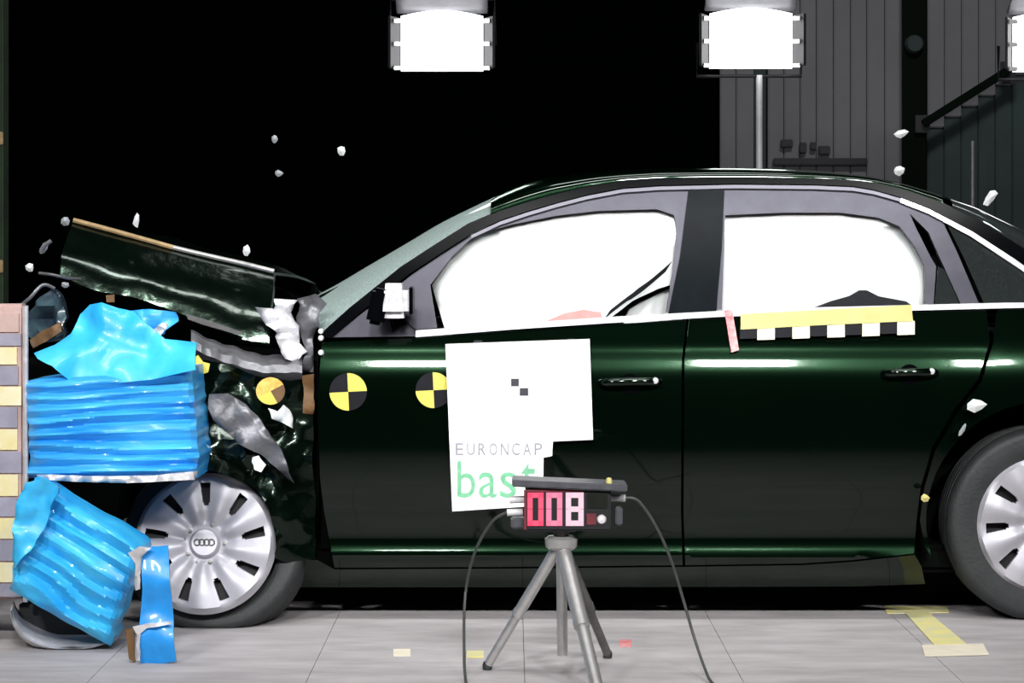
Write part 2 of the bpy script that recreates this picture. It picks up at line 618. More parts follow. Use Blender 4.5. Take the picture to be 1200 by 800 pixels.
col_root = root('column', (at(1071, 300, 9.0).x, 9.0, 0), 'dark green upright steel column between the grey wall panels', 'column')
xa, xb = at(1058, 300, 9.0).x, at(1085, 300, 9.0).x
MB().box(((xa + xb) / 2, 9.0, 2.9), (xb - xa, 0.03, 5.7)).build('flange', 'column_green', col_root, bevel=0.004)
MB().box(((xa + xb) / 2, 9.06, 2.9), (0.03, 0.09, 5.7)).build('web', 'column_green', col_root, smooth=False)
c = at(1071, 52, 8.97)
MB().lathe([(0.0, -0.05), (0.05, -0.05), (0.062, -0.03), (0.062, 0.02)], c, 20).build('junction_box', 'wall_teal', col_root)

br = root('diagonal_brace', at(1122, 112, 8.95), 'dark diagonal steel brace rising to the right edge of the wall', 'brace')
p0, p1 = at(1082, 145, 8.93), at(1182, 82, 8.93)
d = (p1 - p0)
MB().box((p0 + p1) / 2, (d.length, 0.05, 0.055), rot_y(-math.atan2(d.z, d.x))).build('beam', 'column_green', br, bevel=0.006)
for q in (p0, p1):
    MB().box(q + Vector((0, 0.03, 0)), (0.1, 0.02, 0.12)).build('end_plate', 'lamp_dark', br, bevel=0.004)

# thin rods against the right wall
for px, y0, y1, lab in ((1140, 165, 217, 'short thin steel rod standing upright in front of the right wall'),):
    q = at(px, y1, 8.6)
    tp = at(px, y0, 8.6)
    r_ = root('upright_rod', (q.x, 8.6, 0), lab, 'rod')
    MB().tube([(q.x, 8.6, 0.02), tp], 0.012, 8).build('shaft', 'steel', r_)
    MB().lathe([(0.0, 0.025), (0.10, 0.02), (0.12, 0.0)], (q.x, 8.6, 0), 20, 'z').build('base', 'lamp_dark', r_)

# dark green post at the left edge
pr = root('green_post', (at(-12, 300, 1.9).x, 1.9, 0), 'dark green steel post cut off by the left edge', 'post')
xa, xb = at(-38, 300, 1.9).x, at(7, 300, 1.9).x
MB().box(((xa + xb) / 2, 1.9, 1.6), (xb - xa, 0.12, 3.2)).build('shaft', 'post_green', pr, bevel=0.008)
MB().box(((xa + xb) / 2, 1.9, 0.01), (xb - xa + 0.12, 0.26, 0.02)).build('foot_plate', 'post_green', pr, bevel=0.004)
for py in (162, 312):
    q = at(-5, py, 1.84)
    MB().box((q.x, 1.835, q.z), (0.06, 0.012, 0.05)).build('bracket', 'tan_seal', pr, bevel=0.003)


# ------------------------------------------------------------------ floodlights in view
def floodlight(px, py, y, label, hung, tilt=0.0):
    c = at(px, py, y)
    k = (y - CAM_Y) / F           # metres per photograph pixel
    base = (c.x, y, 0) if not hung else (c.x, y, c.z)
    r = root('floodlight', base, label, 'floodlight', 'floodlights behind the car')
    w, h = 96 * k, 64 * k
    # housing: shallow pan, front open
    m = MB()
    m.box((c.x, y + 0.10, c.z), (w * 0.92, 0.14, h * 0.95))
    m.build('housing', 'lamp_housing', r, bevel=0.02)
    lens = MB()
    n = 10
    top = [(c.x - w / 2 + w * i / n, c.z + h / 2 + 0.030 * math.sin(PI * i / n)) for i in range(n + 1)]
    poly = [(c.x - w / 2, c.z - h / 2), (c.x + w / 2, c.z - h / 2)] + top[::-1]
    lens.prism(poly, y - 0.012, y + 0.03).build('lit_face', 'lamp_glow', r, smooth=False)
    for sx in (-1, 1):
        m = MB()
        m.box((c.x + sx * (w / 2 + 0.030), y - 0.02, c.z), (0.014, 0.16, h * 0.95), Matrix.Rotation(sx * 0.35, 3, 'Z'))
        m.build('barn_door', 'lamp_dark', r, bevel=0.003)
        for sz in (-0.46, -0.02, 0.40):
            MB().box((c.x + sx * (w / 2 + 0.014), y - 0.04, c.z + sz * h), (0.045, 0.03, 0.022)).build('clip', 'chrome', r, bevel=0.003)
    m = MB()
    m.box((c.x, y - 0.03, c.z + h / 2 + 0.072), (w * 1.12, 0.20, 0.018), Matrix.Rotation(-0.5, 3, 'X'))
    m.build('top_visor', 'lamp_housing', r, bevel=0.004)
    yk = MB()
    hw = w / 2 + 0.06
    if hung:
        yk.tube([(c.x - hw, y + 0.1, c.z), (c.x - hw, y + 0.1, c.z + h * 0.85), (c.x + hw, y + 0.1, c.z + h * 0.85), (c.x + hw, y + 0.1, c.z)], 0.011, 8)
        yk.build('yoke', 'lamp_dark', r)
        MB().tube([(c.x, y + 0.1, c.z + h * 0.85), (c.x, y + 0.1, 6.55)], 0.016, 10).build('hanging_rod', 'lamp_dark', r)
    else:
        yk.tube([(c.x - hw, y + 0.1, c.z), (c.x - hw, y + 0.1, c.z - h * 0.62), (c.x + hw, y + 0.1, c.z - h * 0.62), (c.x + hw, y + 0.1, c.z)], 0.009, 8)
        yk.build('yoke', 'lamp_dark', r)
        xp = c.x + 12 * k
        MB().tube([(xp, y + 0.1, c.z - h * 0.60), (xp, y + 0.1, 0.9)], 0.017, 12).build('upper_pole', 'pole_grey', r)
        MB().tube([(xp, y + 0.1, 0.95), (xp, y + 0.1, 0.12)], 0.026, 12).build('lower_pole', 'pole_grey', r)
        MB().lathe([(0.03, -0.04), (0.045, -0.03), (0.045, 0.03), (0.03, 0.04)], (xp, y + 0.1, 1.42), 16, 'z').build('collar', 'plug_white', r)
        for a in (0.5, 2.6, 4.7):
            MB().tube([(xp, y + 0.1, 0.62), (xp + 0.42 * math.cos(a), y + 0.1 + 0.42 * math.sin(a), 0.012)], 0.012, 8).build('leg', 'steel_dark', r)
    return r


floodlight(518, 51, 5.0, 'bright white floodlight hanging above the car bonnet, no pole below', True)
floodlight(880, 48, 5.0, 'bright white floodlight on a steel pole behind the car roof', False)
floodlight(1236, 52, 5.0, 'bright white floodlight cut off by the right edge of the picture', False)

# ------------------------------------------------------------------ the car
car = root('car', (0.55, HALF, 0), 'black four-door saloon car, its front crushed against the blue barrier', 'car')


def crumple(amp, sc=0.03, seed=0.0):
    def f(p, q):
        v = Vector((p.x * sc, p.y * sc, seed))
        return Vector((amp * 0.4 * noise.noise(v + Vector((9, 3, 1))), amp * noise.noise(v) + amp * 0.5 * noise.noise(v * 2.3), 0))
    return f


# dark inner tub and underbody (keeps the gaps black)
MB().box((0.98, HALF, 0.185), (3.3, 1.52, 0.09)).build('floor_pan', 'dark_inside', car, bevel=0.02)
m = MB()
m.prism([(-0.62, 0.22), (1.33, 0.22), (1.36, 0.62), (1.40, 0.80), (-0.60, 0.80)], 0.14, 0.17).build('inner_side', 'dark_inside', car, smooth=False)
m = MB()
m.prism([(-0.62, 0.22), (1.33, 0.22), (1.36, 0.62), (1.40, 0.80), (-0.60, 0.80)], 1.65, 1.68).build('inner_side', 'dark_inside', car, smooth=False)
MB().box((-0.66, HALF, 0.55), (0.06, 1.5, 0.74)).build('firewall', 'dark_inside', car, bevel=0.02)
m = MB()
m.prism([(-1.25, 0.30), (-0.70, 0.24), (-0.68, 0.80), (-1.10, 0.84), (-1.30, 0.70)], 0.40, 1.45)
m.build('crushed_engine', 'dark_inside', car, smooth=False)
# dashboard
m = MB()
m.prism([(-0.62, 0.72), (-0.22, 0.70), (-0.20, 0.86), (-0.36, 0.96), (-0.62, 0.94)], 0.17, 1.64)
m.build('dashboard', 'seat_cloth', car, bevel=0.03)
# rear shelf
MB().box((1.80, HALF, 0.93), (0.62, 1.40, 0.03)).build('parcel_shelf', 'seat_cloth', car, bevel=0.01)


def seat(x, y, w, zback, material='seat_cloth'):
    m = MB()
    m.prism([(x - 0.42, 0.34), (x + 0.08, 0.30), (x + 0.10, 0.46), (x - 0.40, 0.52)], y - w / 2, y + w / 2)
    s = m.build('seat', material, car, bevel=0.04)
    m = MB()
    m.prism([(x + 0.02, 0.36), (x + 0.16, 0.36), (x + 0.34, zback), (x + 0.22, zback + 0.01)], y - w / 2, y + w / 2)
    m.build('backrest', material, s, bevel=0.045)
    m = MB()
    m.box((x + 0.33, y, zback + 0.09), (0.09, 0.26, 0.17), rot_y(0.15))
    m.build('headrest', material, s, bevel=0.035)


seat(0.15, 0.50, 0.50, 0.93)
seat(0.15, 1.32, 0.50, 0.93)
seat(0.93, 0.53, 0.56, 0.88)
seat(0.93, 1.29, 0.56, 0.88)

# ---- lower flank
front_door = flank('front_door', [(377, 401), (432, 398), (487, 396), (600, 388), (720, 380), (805, 374), (799, 420), (798, 600), (800, 662),
                                  (600, 664), (392, 665), (380, 600), (375, 560), (372, 470)], 'paint', car, off=0.0, step=5.5)
rear_door = flank('rear_door', [(808, 374), (900, 371), (1060, 366), (1156, 363), (1160, 400), (1146, 445), (1118, 480), (1092, 525), (1079, 570),
                                (1074, 610), (1071, 648), (1000, 656), (940, 660), (803, 662), (801, 600), (802, 420)], 'paint', car, off=0.0, step=5.5)
sill = flank('sill', [(336, 655), (372, 656), (392, 667), (600, 666), (800, 664), (940, 662), (1000, 658), (1072, 650), (1080, 664), (1084, 684), (1000, 687), (600, 688), (340, 688)],
             'paint', car, off=0.002, step=10)

AC = (1224, 610)
arch = [(AC[0] + 139 * math.cos(a), AC[1] - 139 * math.sin(a)) for a in [math.radians(d_) for d_ in range(198, -20, -7)]]
quarter = [(1168, 363), (1240, 360), (1300, 358), (1400, 357), (1480, 360), (1555, 372), (1585, 400), (1590, 470), (1592, 560), (1585, 620), (1540, 650), (1390, 668)]
quarter_panel = flank('quarter_panel', quarter + arch[::-1][0:] + [(1084, 640), (1078, 610), (1083, 572), (1096, 528), (1122, 484), (1150, 448), (1164, 402)],
                      'paint', car, off=0.0, step=13)
# arch lining
m = MB()
cw = at(AC[0], AC[1], 0.08)
vs, fs = [], []
for i, d_ in enumerate(range(198, -22, -8)):
    a = math.radians(d_)
    for yy in (0.05, 0.40):
        vs.append(Vector((cw.x + 0.385 * math.cos(a), yy, cw.z + 0.385 * math.sin(a))))
    if i:
        fs.append([2 * i - 2, 2 * i - 1, 2 * i + 1, 2 * i])
n = len(vs)
vs2 = [v + Vector(((v.x - cw.x) * 0.04, 0, (v.z - cw.z) * 0.04)) for v in vs]
V, FF, _ = shell_from(vs, fs, vs2)
link('arch_liner', mesh(V, FF, 'arch_liner', True), 'dark_inside', car)
box_obj('inner_arch', (cw.x, 0.42, cw.z + 0.06), (0.74, 0.03, 0.66), 'dark_inside', car)
box_obj('inner_arch', (cw.x, 1.40, cw.z + 0.06), (0.74, 0.03, 0.66), 'dark_inside', car)

# ---- greenhouse
GUT = [(372, 394), (410, 360), (470, 312), (510, 286), (548, 262), (583, 247), (617, 236), (652, 226), (687, 218), (730, 211), (773, 208), (860, 207),
       (955, 208), (1000, 210), (1025, 213), (1060, 221), (1095, 233), (1147, 257), (1200, 290), (1250, 324), (1288, 352)]
GUT2 = [(388, 396), (422, 366), (478, 322), (516, 297), (552, 274), (586, 258), (619, 247), (653, 237), (688, 228), (730, 220), (773, 217), (860, 215),
        (955, 216), (1000, 218), (1024, 222), (1056, 231), (1089, 244), (1139, 270), (1190, 303), (1236, 336), (1262, 356)]
flank('roof_side', GUT + GUT2[::-1], 'trim_black', car, off=-0.004, thick=0.03, step=8)
G2 = [(x, y + 1.2) for x, y in GUT2]

FW = [(504, 334), (530, 300), (557, 275), (600, 263), (650, 253), (700, 247), (770, 245), (790, 252), (793, 268), (788, 320), (781, 366), (650, 375), (522, 383)]
RW = [(850, 252), (920, 249), (985, 249), (1030, 255), (1054, 265), (1072, 288), (1084, 312), (1084, 356), (960, 360), (846, 363)]
# front door frame: upper bar from the mirror up to the B pillar
flank('door_frame', [(455, 345), (482, 322), (516, 299), (552, 276), (586, 260), (619, 249), (653, 239), (688, 230), (730, 222), (773, 219), (811, 218),
                     (808, 240), (797, 300), (785, 366), (781, 366), (788, 320), (793, 268), (790, 252), (770, 245), (700, 247), (650, 253), (600, 263), (557, 275), (530, 300),
                     (504, 334), (512, 384), (487, 386), (470, 372)],
      'frame_grey', car, off=0.006, thick=0.03, step=8)
flank('door_frame', [(846, 218), (955, 218), (1000, 220), (1022, 224), (1052, 233), (1084, 246), (1104, 258), (1122, 296), (1147, 355), (1126, 356), (1106, 312), (1088, 272), (1066, 250),
                     (1073, 266), (1090, 300), (1097, 312), (1094, 357), (1084, 356), (1084, 312), (1072, 288), (1054, 265), (1030, 255), (985, 249), (920, 249), (850, 252), (846, 363), (840, 363)],
      'frame_grey', car, off=0.006, thick=0.03, step=8)
flank('side_window', FW, 'side_glass', car, off=0.016, thick=0.004, step=14)
flank('side_window', RW, 'side_glass', car, off=0.016, thick=0.004, step=14)
flank('vent_window', [(1099, 312), (1107, 316), (1124, 355), (1096, 356)], 'dark_glass', car, off=0.014, thick=0.004, step=10)
flank('vent_backing', [(1092, 300), (1109, 300), (1128, 357), (1092, 358)], 'dark_inside', car, off=0.07, thick=0.004, step=12)
flank('quarter_window', [(1110, 263), (1140, 280), (1188, 311), (1230, 340), (1240, 353), (1153, 355), (1130, 303)], 'dark_glass', car, off=0.014, thick=0.004, step=12)
flank('quarter_backing', [(1105, 258), (1140, 275), (1190, 308), (1240, 338), (1250, 357), (1147, 357), (1128, 303)], 'dark_inside', car, off=0.09, thick=0.004, step=14)
flank('window_trim', [(1056, 232), (1089, 245), (1139, 271), (1190, 304), (1236, 337), (1258, 355), (1250, 355), (1232, 341), (1187, 309.5), (1138, 277), (1088, 250), (1055, 237)], 'chrome', car, off=-0.002, thick=0.02, step=8)
up = [(x, y + 1.5) for x, y in GUT2[4:16]]
flank('window_trim', up + [(x, y + 4) for x, y in up[::-1]], 'trim_satin', car, off=-0.002, thick=0.02, step=6)
flank('pillar_trim', [(807, 222), (849, 222), (846, 290), (839, 367), (783, 369), (797, 300)], 'pillar_black', car, off=-0.006, thick=0.03, step=12)
flank('belt_trim', [(487, 387), (600, 379), (720, 371), (847, 364), (960, 360), (1100, 356.5), (1180, 354.5), (1262, 354), (1262, 360), (1180, 361), (1100, 363), (960, 367),
                    (847, 371), (720, 378), (600, 386), (487, 395)], 'chrome', car, off=-0.010, thick=0.02, step=8)
flank('mirror_sail', [(390, 395), (424, 367), (456, 344), (470, 373), (486, 387), (486, 394)], 'frame_grey', car, off=0.004, thick=0.02, step=9)

# roof skin: sections across the car
ROOF_T = [(560, 243), (583, 229), (612, 217), (643, 208), (700, 201), (773, 197.5), (860, 196.5), (920, 198), (975, 201), (1025, 207), (1060, 214), (1095, 224), (1147, 240), (1200, 264),
          (1250, 297), (1300, 335), (1330, 352)]


def interp(tab, x):
    if x <= tab[0][0]:
        return tab[0][1]
    for (a, u), (b, v) in zip(tab, tab[1:]):
        if a <= x <= b:
            return u + (v - u) * (x - a) / (b - a)
    return tab[-1][1]


def roof_strip(name, pxs, material, thick=0.012):
    rows = []
    n = 22
    for px in pxs:
        g = S(px, interp(GUT, px) + 1, -0.004)
        zc = at(px, interp(ROOF_T, px), 0.55).z + 0.003
        xc = at(px, 300, 0.30).x
        zc = max(zc, g.z + 0.004)
        half = []
        for i in range(n + 1):
            a = PI / 2 * i / n
            e = 0.62
            y = HALF - (HALF - g.y) * math.cos(a) ** e if i < n else HALF
            z = g.z + (zc - g.z) * math.sin(a) ** e
            half.append(Vector((g.x + (xc - g.x) * math.sin(a), y, z)))
        rows.append(half + [Vector((v.x, 2 * HALF - v.y, v.z)) for v in half[-2::-1]])
    m_ = len(rows[0])
    vs = [v for r in rows for v in r]
    fs = [[i * m_ + j, i * m_ + j + 1, (i + 1) * m_ + j + 1, (i + 1) * m_ + j] for i in range(len(rows) - 1) for j in range(m_ - 1)]
    V, FF, _ = shell_from(vs, fs, [v + Vector((0, 0, -thick)) for v in vs])
    return link(name, mesh(V, FF, name, True, 50), material, car)


roof_strip('roof', [575 + i * 10 for i in range(54)], 'paint')
roof_strip('rear_windscreen', [1116 + i * 10 for i in range(20)], 'dark_glass', 0.006)
MB().box((1.78, HALF, 1.02), (0.5, 1.2, 0.02)).build('rear_shelf_cover', 'dark_inside', car, bevel=0.005)

# front windscreen
AP = [(380, 391), (425, 352), (470, 314), (510, 288), (548, 264), (582, 248)]
CP = [(362, 351), (396, 333), (430, 313), (476, 286), (522, 259), (580, 231)]
rows = []
for (a, b), (c_, d_) in zip(AP, CP):
    e0, mid = S(a, b, 0.0), at(c_, d_, HALF)
    row = []
    for j in range(25):
        s = j / 24
        w = (1 - (2 * s - 1) ** 2) ** 0.75 if 0 < s < 1 else 0
        y = e0.y + (2 * HALF - 2 * e0.y) * s
        row.append(Vector((e0.x + (mid.x - e0.x) * w, y, e0.z + (mid.z - e0.z) * w)))
    rows.append(row)
sm = []
for j in range(25):
    sm.append(catmull([r[j] for r in rows], 4))
nr = len(sm[0])
vs = [sm[j][i] for i in range(nr) for j in range(25)]
fs = [[i * 25 + j, i * 25 + j + 1, (i + 1) * 25 + j + 1, (i + 1) * 25 + j] for i in range(nr - 1) for j in range(24)]
V, FF, _ = shell_from(vs, fs, [v + Vector((0.004, 0, -0.005)) for v in vs])
link('windscreen', mesh(V, FF, 'windscreen', True, 50), 'windscreen_glass', car)
# mirror seen through the windscreen, wiper at its foot
MB().tube([at(372, 350, 0.5), at(430, 322, 0.62)], 0.008, 6).build('wiper', 'trim_black', car)
m = MB()
m.box((-0.66, HALF, 0.90), (0.16, 1.5, 0.07), rot_y(-0.3))
m.build('cowl', 'trim_black', car, bevel=0.02)

# boot lid, rear face, lamps (outside the frame, seen from beside)
vs, fs = [], []
zt = [(2.05, 0.985), (2.3, 0.985), (2.55, 0.975), (2.66, 0.95), (2.69, 0.85), (2.70, 0.62)]
for i, (x, z) in enumerate(zt):
    for j in range(13):
        s = j / 12
        y0 = yside(x, min(z, 0.93)) + 0.02
        vs.append(Vector((x - 0.06 * (2 * s - 1) ** 2, y0 + (2 * HALF - 2 * y0) * s, z + 0.02 * (1 - (2 * s - 1) ** 2))))
        if i and j:
            fs.append([(i - 1) * 13 + j - 1, (i - 1) * 13 + j, i * 13 + j, i * 13 + j - 1])
V, FF, _ = shell_from(vs, fs, [v + Vector((-0.012, 0, -0.012)) for v in vs])
link('boot_lid', mesh(V, FF, 'boot_lid', True, 35), 'paint', car)
m = MB()
m.prism([(2.58, 0.22), (2.68, 0.24), (2.73, 0.36), (2.735, 0.55), (2.68, 0.62), (2.60, 0.62)], 0.22, 2 * HALF - 0.22)
m.build('rear_bumper', 'paint', car, bevel=0.03)
for s in (0, 1):
    y = 0.33 if s == 0 else 2 * HALF - 0.33
    MB().box((2.69, y, 0.75), (0.04, 0.34, 0.15)).build('tail_lamp', 'tail_red', car, bevel=0.02)

# door handles
for (xa_, xb_, yy) in ((704, 772, 448), (1036, 1096, 437)):
    pts = [S(xa_, yy + 1, 0.0), S(xa_ + 8, yy, -0.030), S((xa_ + xb_) / 2, yy - 1, -0.040), S(xb_ - 8, yy - 1, -0.030), S(xb_, yy, 0.0)]
    dd = front_door if xa_ < 800 else rear_door
    MB().tube(catmull(pts, 5), 0.013, 10).build('handle', 'paint', dd)
    c = S((xa_ + xb_) / 2, yy + 3, -0.002)
    m = MB()
    m.lathe([(0.0, -0.004), (0.030, -0.003), (0.036, 0.004)], c, 20)
    m.build('handle_cup', 'trim_black', dd)
    q = S(xb_ - 4, yy - 2, -0.036)
    MB().lathe([(0.0, -0.006), (0.009, -0.005), (0.011, 0.006)], q, 14).build('lock', 'chrome', dd)
# door mirror
c = S(462, 352, -0.11)
m = MB()
m.add([c + Vector((sx * 0.055 * (1 if sz < 0 else 0.85), sy * (0.10 if sx < 0 else 0.075), sz * 0.055)) for sx in (-1, 1) for sy in (-1, 1) for sz in (-1, 1)],
      [[0, 1, 3, 2], [4, 6, 7, 5], [0, 4, 5, 1], [2, 3, 7, 6], [0, 2, 6, 4], [1, 5, 7, 3]])
mir = m.build('door_mirror', 'bright_metal', car, bevel=0.022)
MB().box(c + Vector((0.056, 0, 0)), (0.012, 0.15, 0.09)).build('mirror_glass', 'trim_black', mir, bevel=0.004)
MB().tube([c + Vector((0, 0.07, -0.05)), S(470, 384, 0.0)], 0.022, 10, 0.03).build('mirror_arm', 'trim_black', mir)
MB().box(c + Vector((-0.048, -0.052, -0.018)), (0.055, 0.10, 0.115), rot_y(0.2)).build('mirror_cap', 'trim_black', mir, bevel=0.012)

# ---- airbags and belt behind the side windows
pillow('curtain_airbag', [(506, 334), (524, 304), (556, 270), (600, 259), (700, 242), (806, 240), (798, 330), (772, 338), (742, 352), (716, 372), (650, 380), (522, 388)],
       'airbag', car, 0.085, 0.050)
pillow('curtain_airbag', [(838, 246), (985, 243), (1036, 250), (1060, 264), (1092, 310), (1092, 362), (838, 368)], 'airbag', car, 0.085, 0.050)
flat_piece('side_airbag', [(726, 392), (738, 362), (770, 345), (800, 333), (800, 392)], 0.26, 'airbag', car, 0.08, 10, crumple(0.02, 0.05, 3))
# dark belt strap across the airbag
strap = [S(784, 312, 0.024), S(758, 334, 0.022), S(734, 351, 0.022), S(712, 368, 0.024)]
vs, fs = [], []
for i, p in enumerate(catmull(strap, 5)):
    w = Vector((0.010, 0, 0.016)) * (1.1 if i < 9 else 0.8)
    vs += [p - w, p + w]
    if i:
        fs.append([2 * i - 2, 2 * i - 1, 2 * i + 1, 2 * i])
V, FF, _ = shell_from(vs, fs, [v + Vector((0, 0.003, 0)) for v in vs])
link('seat_belt', mesh(V, FF, 'seat_belt', True), 'belt', car)
# dark headrest edge showing at the foot of the rear window
flank('rear_seat_top', [(952, 362), (975, 353), (996, 347), (1008, 340), (1016, 340), (1030, 347), (1062, 353), (1072, 360)], 'seat_cloth', car, off=0.022, thick=0.10, step=8, mirror=False)
flank('dummy_arm', [(640, 377), (662, 367), (684, 363), (704, 366), (706, 374)], 'pink_skin', car, off=0.022, thick=0.05, step=7, mirror=False)

# ---- wheels
def wheel(px, py, yface, flat_r, squash, spin, camber=0.0, drop=(0, 0), parent_y_sign=1, name='wheel'):
    c = at(px, py, yface)
    yo = yface
    s = parent_y_sign
    # tyre
    R, ri, wdt = flat_r, 0.212, 0.205
    prof = []
    half_w = wdt / 2
    for k in range(9):                                   # outer sidewall from bead to shoulder
        t = k / 8
        r = ri + (R - 0.022 - ri) * t
        prof.append((r, half_w - half_w * (1.0 + 0.04 * math.sin(PI * t)) * 1.0 + 0.006 * (1 - t)))
    tread = [(R - 0.008, 0.010), (R - 0.001, 0.028)]
    for g in range(4):
        y0 = 0.045 + g * 0.036
        tread += [(R, y0 - 0.010), (R, y0), (R - 0.008, y0 + 0.002), (R - 0.008, y0 + 0.009), (R, y0 + 0.011)]
    prof += tread + [(R - 0.001, wdt - 0.028), (R - 0.010, wdt - 0.008), (R - 0.03, wdt), (ri, wdt - 0.01)]
    w = MB().lathe([(r, h * s) for r, h in prof], Vector((c.x, yo, c.z)), 72, close=True)
    CR = Matrix.Rotation(camber, 3, 'X')

    def cam_(v):
        return c + CR @ (v - c)
    w.v = [cam_(v) + Vector((drop[0], drop[-1], 0)) for v in w.v]
    for v in w.v:
        if v.z < 0.003:
            over = 0.003 - v.z
            v.z = 0.003 + over * 0.02
            v.y -= squash * over * (1 if abs(v.y - yo) < 0.10 else -1) * s
    root_part = w.build(name, 'rubber', car, sharp=50)

    def done(mb, nm, mt):
        mb.v = [cam_(v) for v in mb.v]
        return mb.build(nm, mt, root_part)
    # rim behind the trim
    done(MB().lathe([(0.0, 0.035 * s), (0.208, 0.030 * s), (0.214, 0.012 * s), (0.214, 0.15 * s), (0.0, 0.15 * s)], Vector((c.x, yo, c.z)), 48), 'rim', 'hub_dark')
    # slotted trim
    RH = 0.2235
    nseg, nr_ = 9 * 24, 22
    radii = [RH * (0.20 + 0.80 * i / nr_) for i in range(nr_ + 1)]

    def hy(r):
        u = r / RH
        return -0.012 * s * (1 - abs(u - 0.72) * 1.2) + (0.022 * s * max(0, 0.45 - u) / 0.25) * 0.6 + (0.02 * s * max(0, u - 0.93) / 0.07)
    vs, fs = [], []
    for r in radii:
        for k in range(nseg):
            a = 2 * PI * (k + (r / RH - 0.68) * 4) / nseg + spin
            loc_a = ((k / 24) % 1.0 - 0.5)                  # -0.5..0.5 inside a sector
            ridge = 0.006 * s * math.cos(loc_a * 2 * PI) * (1 if 0.3 < r / RH < 0.93 else 0)
            vs.append(Vector((c.x + r * math.cos(a), yo + hy(r) + ridge, c.z + r * math.sin(a))))
    for i in range(nr_):
        u = (radii[i] + radii[i + 1]) / 2 / RH
        for k in range(nseg):
            sec = (k % 24) + 0.5 - 12
            if 0.52 < u < 0.87 and abs(sec) < 3 and not (u > 0.84 and abs(sec) > 2) and not (u < 0.555 and abs(sec) > 2):
                continue
            fs.append([i * nseg + k, i * nseg + (k + 1) % nseg, (i + 1) * nseg + (k + 1) % nseg, (i + 1) * nseg + k])
    vs = [cam_(v) for v in vs]
    V, FF, _ = shell_from(vs, fs, [v + Vector((0, 0.016 * s, 0)) for v in vs])
    hub = link('wheel_trim', mesh(V, FF, 'wheel_trim', True, 35), 'hub_silver', root_part)
    # centre cap with four linked rings
    cy = yo - 0.002 * s
    done(MB().lathe([(0.0, -0.010 * s), (0.040, -0.009 * s), (0.047, -0.002 * s), (0.050, 0.016 * s)], Vector((c.x, cy, c.z)), 32), 'centre_cap', 'hub_silver')
    em = MB()
    for k in range(4):
        cx = c.x + (k - 1.5) * 0.0150
        em.tube([(cx + 0.0095 * math.cos(a), cy - 0.0115 * s, c.z + 0.0095 * math.sin(a)) for a in [2 * PI * q / 20 for q in range(21)]], 0.0022, 6)
    done(em, 'ring_emblem', 'steel_dark')
    for k in range(5):
        a = spin + 2 * PI * k / 5
        q = Vector((c.x + 0.062 * math.cos(a), yo + 0.004 * s, c.z + 0.062 * math.sin(a)))
        done(MB().lathe([(0.0, -0.004 * s), (0.007, -0.003 * s), (0.008, 0.008 * s)], q, 10), 'wheel_bolt', 'steel_dark')
    return root_part


wheel(240, 636, -0.105, 0.292, 0.3, math.radians(90 - 20), camber=math.radians(-15), drop=(0.020, 0, 0.055))
wheel(1225, 615, 0.045, 0.3135, 0.3, math.radians(90 - 20 + 12))
fx, rx = at(240, 636, -0.085), at(1225, 615, 0.045)


def far_wheel(p):
    m = MB()
    prof = [(0.212, -0.01), (0.29, -0.005), (0.306, 0.01), (0.3125, 0.03), (0.3125, 0.17), (0.30, 0.195), (0.212, 0.2)]
    m.lathe([(r, h) for r, h in prof], Vector((p.x, 2 * HALF - 0.25, max(p.z, 0.313))), 56, close=True)
    for v in m.v:
        v.z = max(v.z, 0.003)
    w = m.build('wheel', 'rubber', car, sharp=50)
    MB().lathe([(0.0, 0.15), (0.21, 0.16), (0.215, 0.19), (0.06, 0.205), (0.0, 0.20)], Vector((p.x, 2 * HALF - 0.25, max(p.z, 0.313))), 48).build('wheel_trim', 'hub_silver', w)


far_wheel(fx)
far_wheel(rx)
MB().tube([(rx.x, 0.20, rx.z), (rx.x, 1.62, rx.z)], 0.03, 10).build('rear_axle', 'dark_inside', car)
MB().tube([(fx.x, 0.10, fx.z), (fx.x, 1.62, fx.z)], 0.03, 10).build('front_axle', 'dark_inside', car)

# ---- crushed front: wing, bonnet, bent metal
hub = (240, 636)
arcf = [(hub[0] + 90 * math.cos(math.radians(a)), hub[1] - 90 * math.sin(math.radians(a))) for a in range(96, -14, -8)]
wing = flank('front_wing', [(369, 442), (340, 446), (304, 440), (262, 424), (226, 404), (214, 440), (216, 500), (222, 540)] + arcf + [(340, 655), (369, 652), (369, 560), (366, 490)],
             'paint_torn', car, off=-0.012, thick=0.012, step=10,
             fn=lambda p, q: crumple(0.05, 0.025, 2.0)(p, q) + Vector((0, -0.135 * math.exp(-((p - Vector(hub)).length - 90) / 40), 0)), mirror=False, sharp=30)
flank('front_wing', [(369, 402), (262, 396), (150, 392), (110, 440), (112, 520), (150, 540), (214, 500), (300, 500), (350, 560), (369, 640)],
      'paint_torn', car, off=0.0, thick=0.012, step=16, fn=lambda p, q: Vector((0, 2 * HALF - 2 * q.y, 0)), mirror=False)
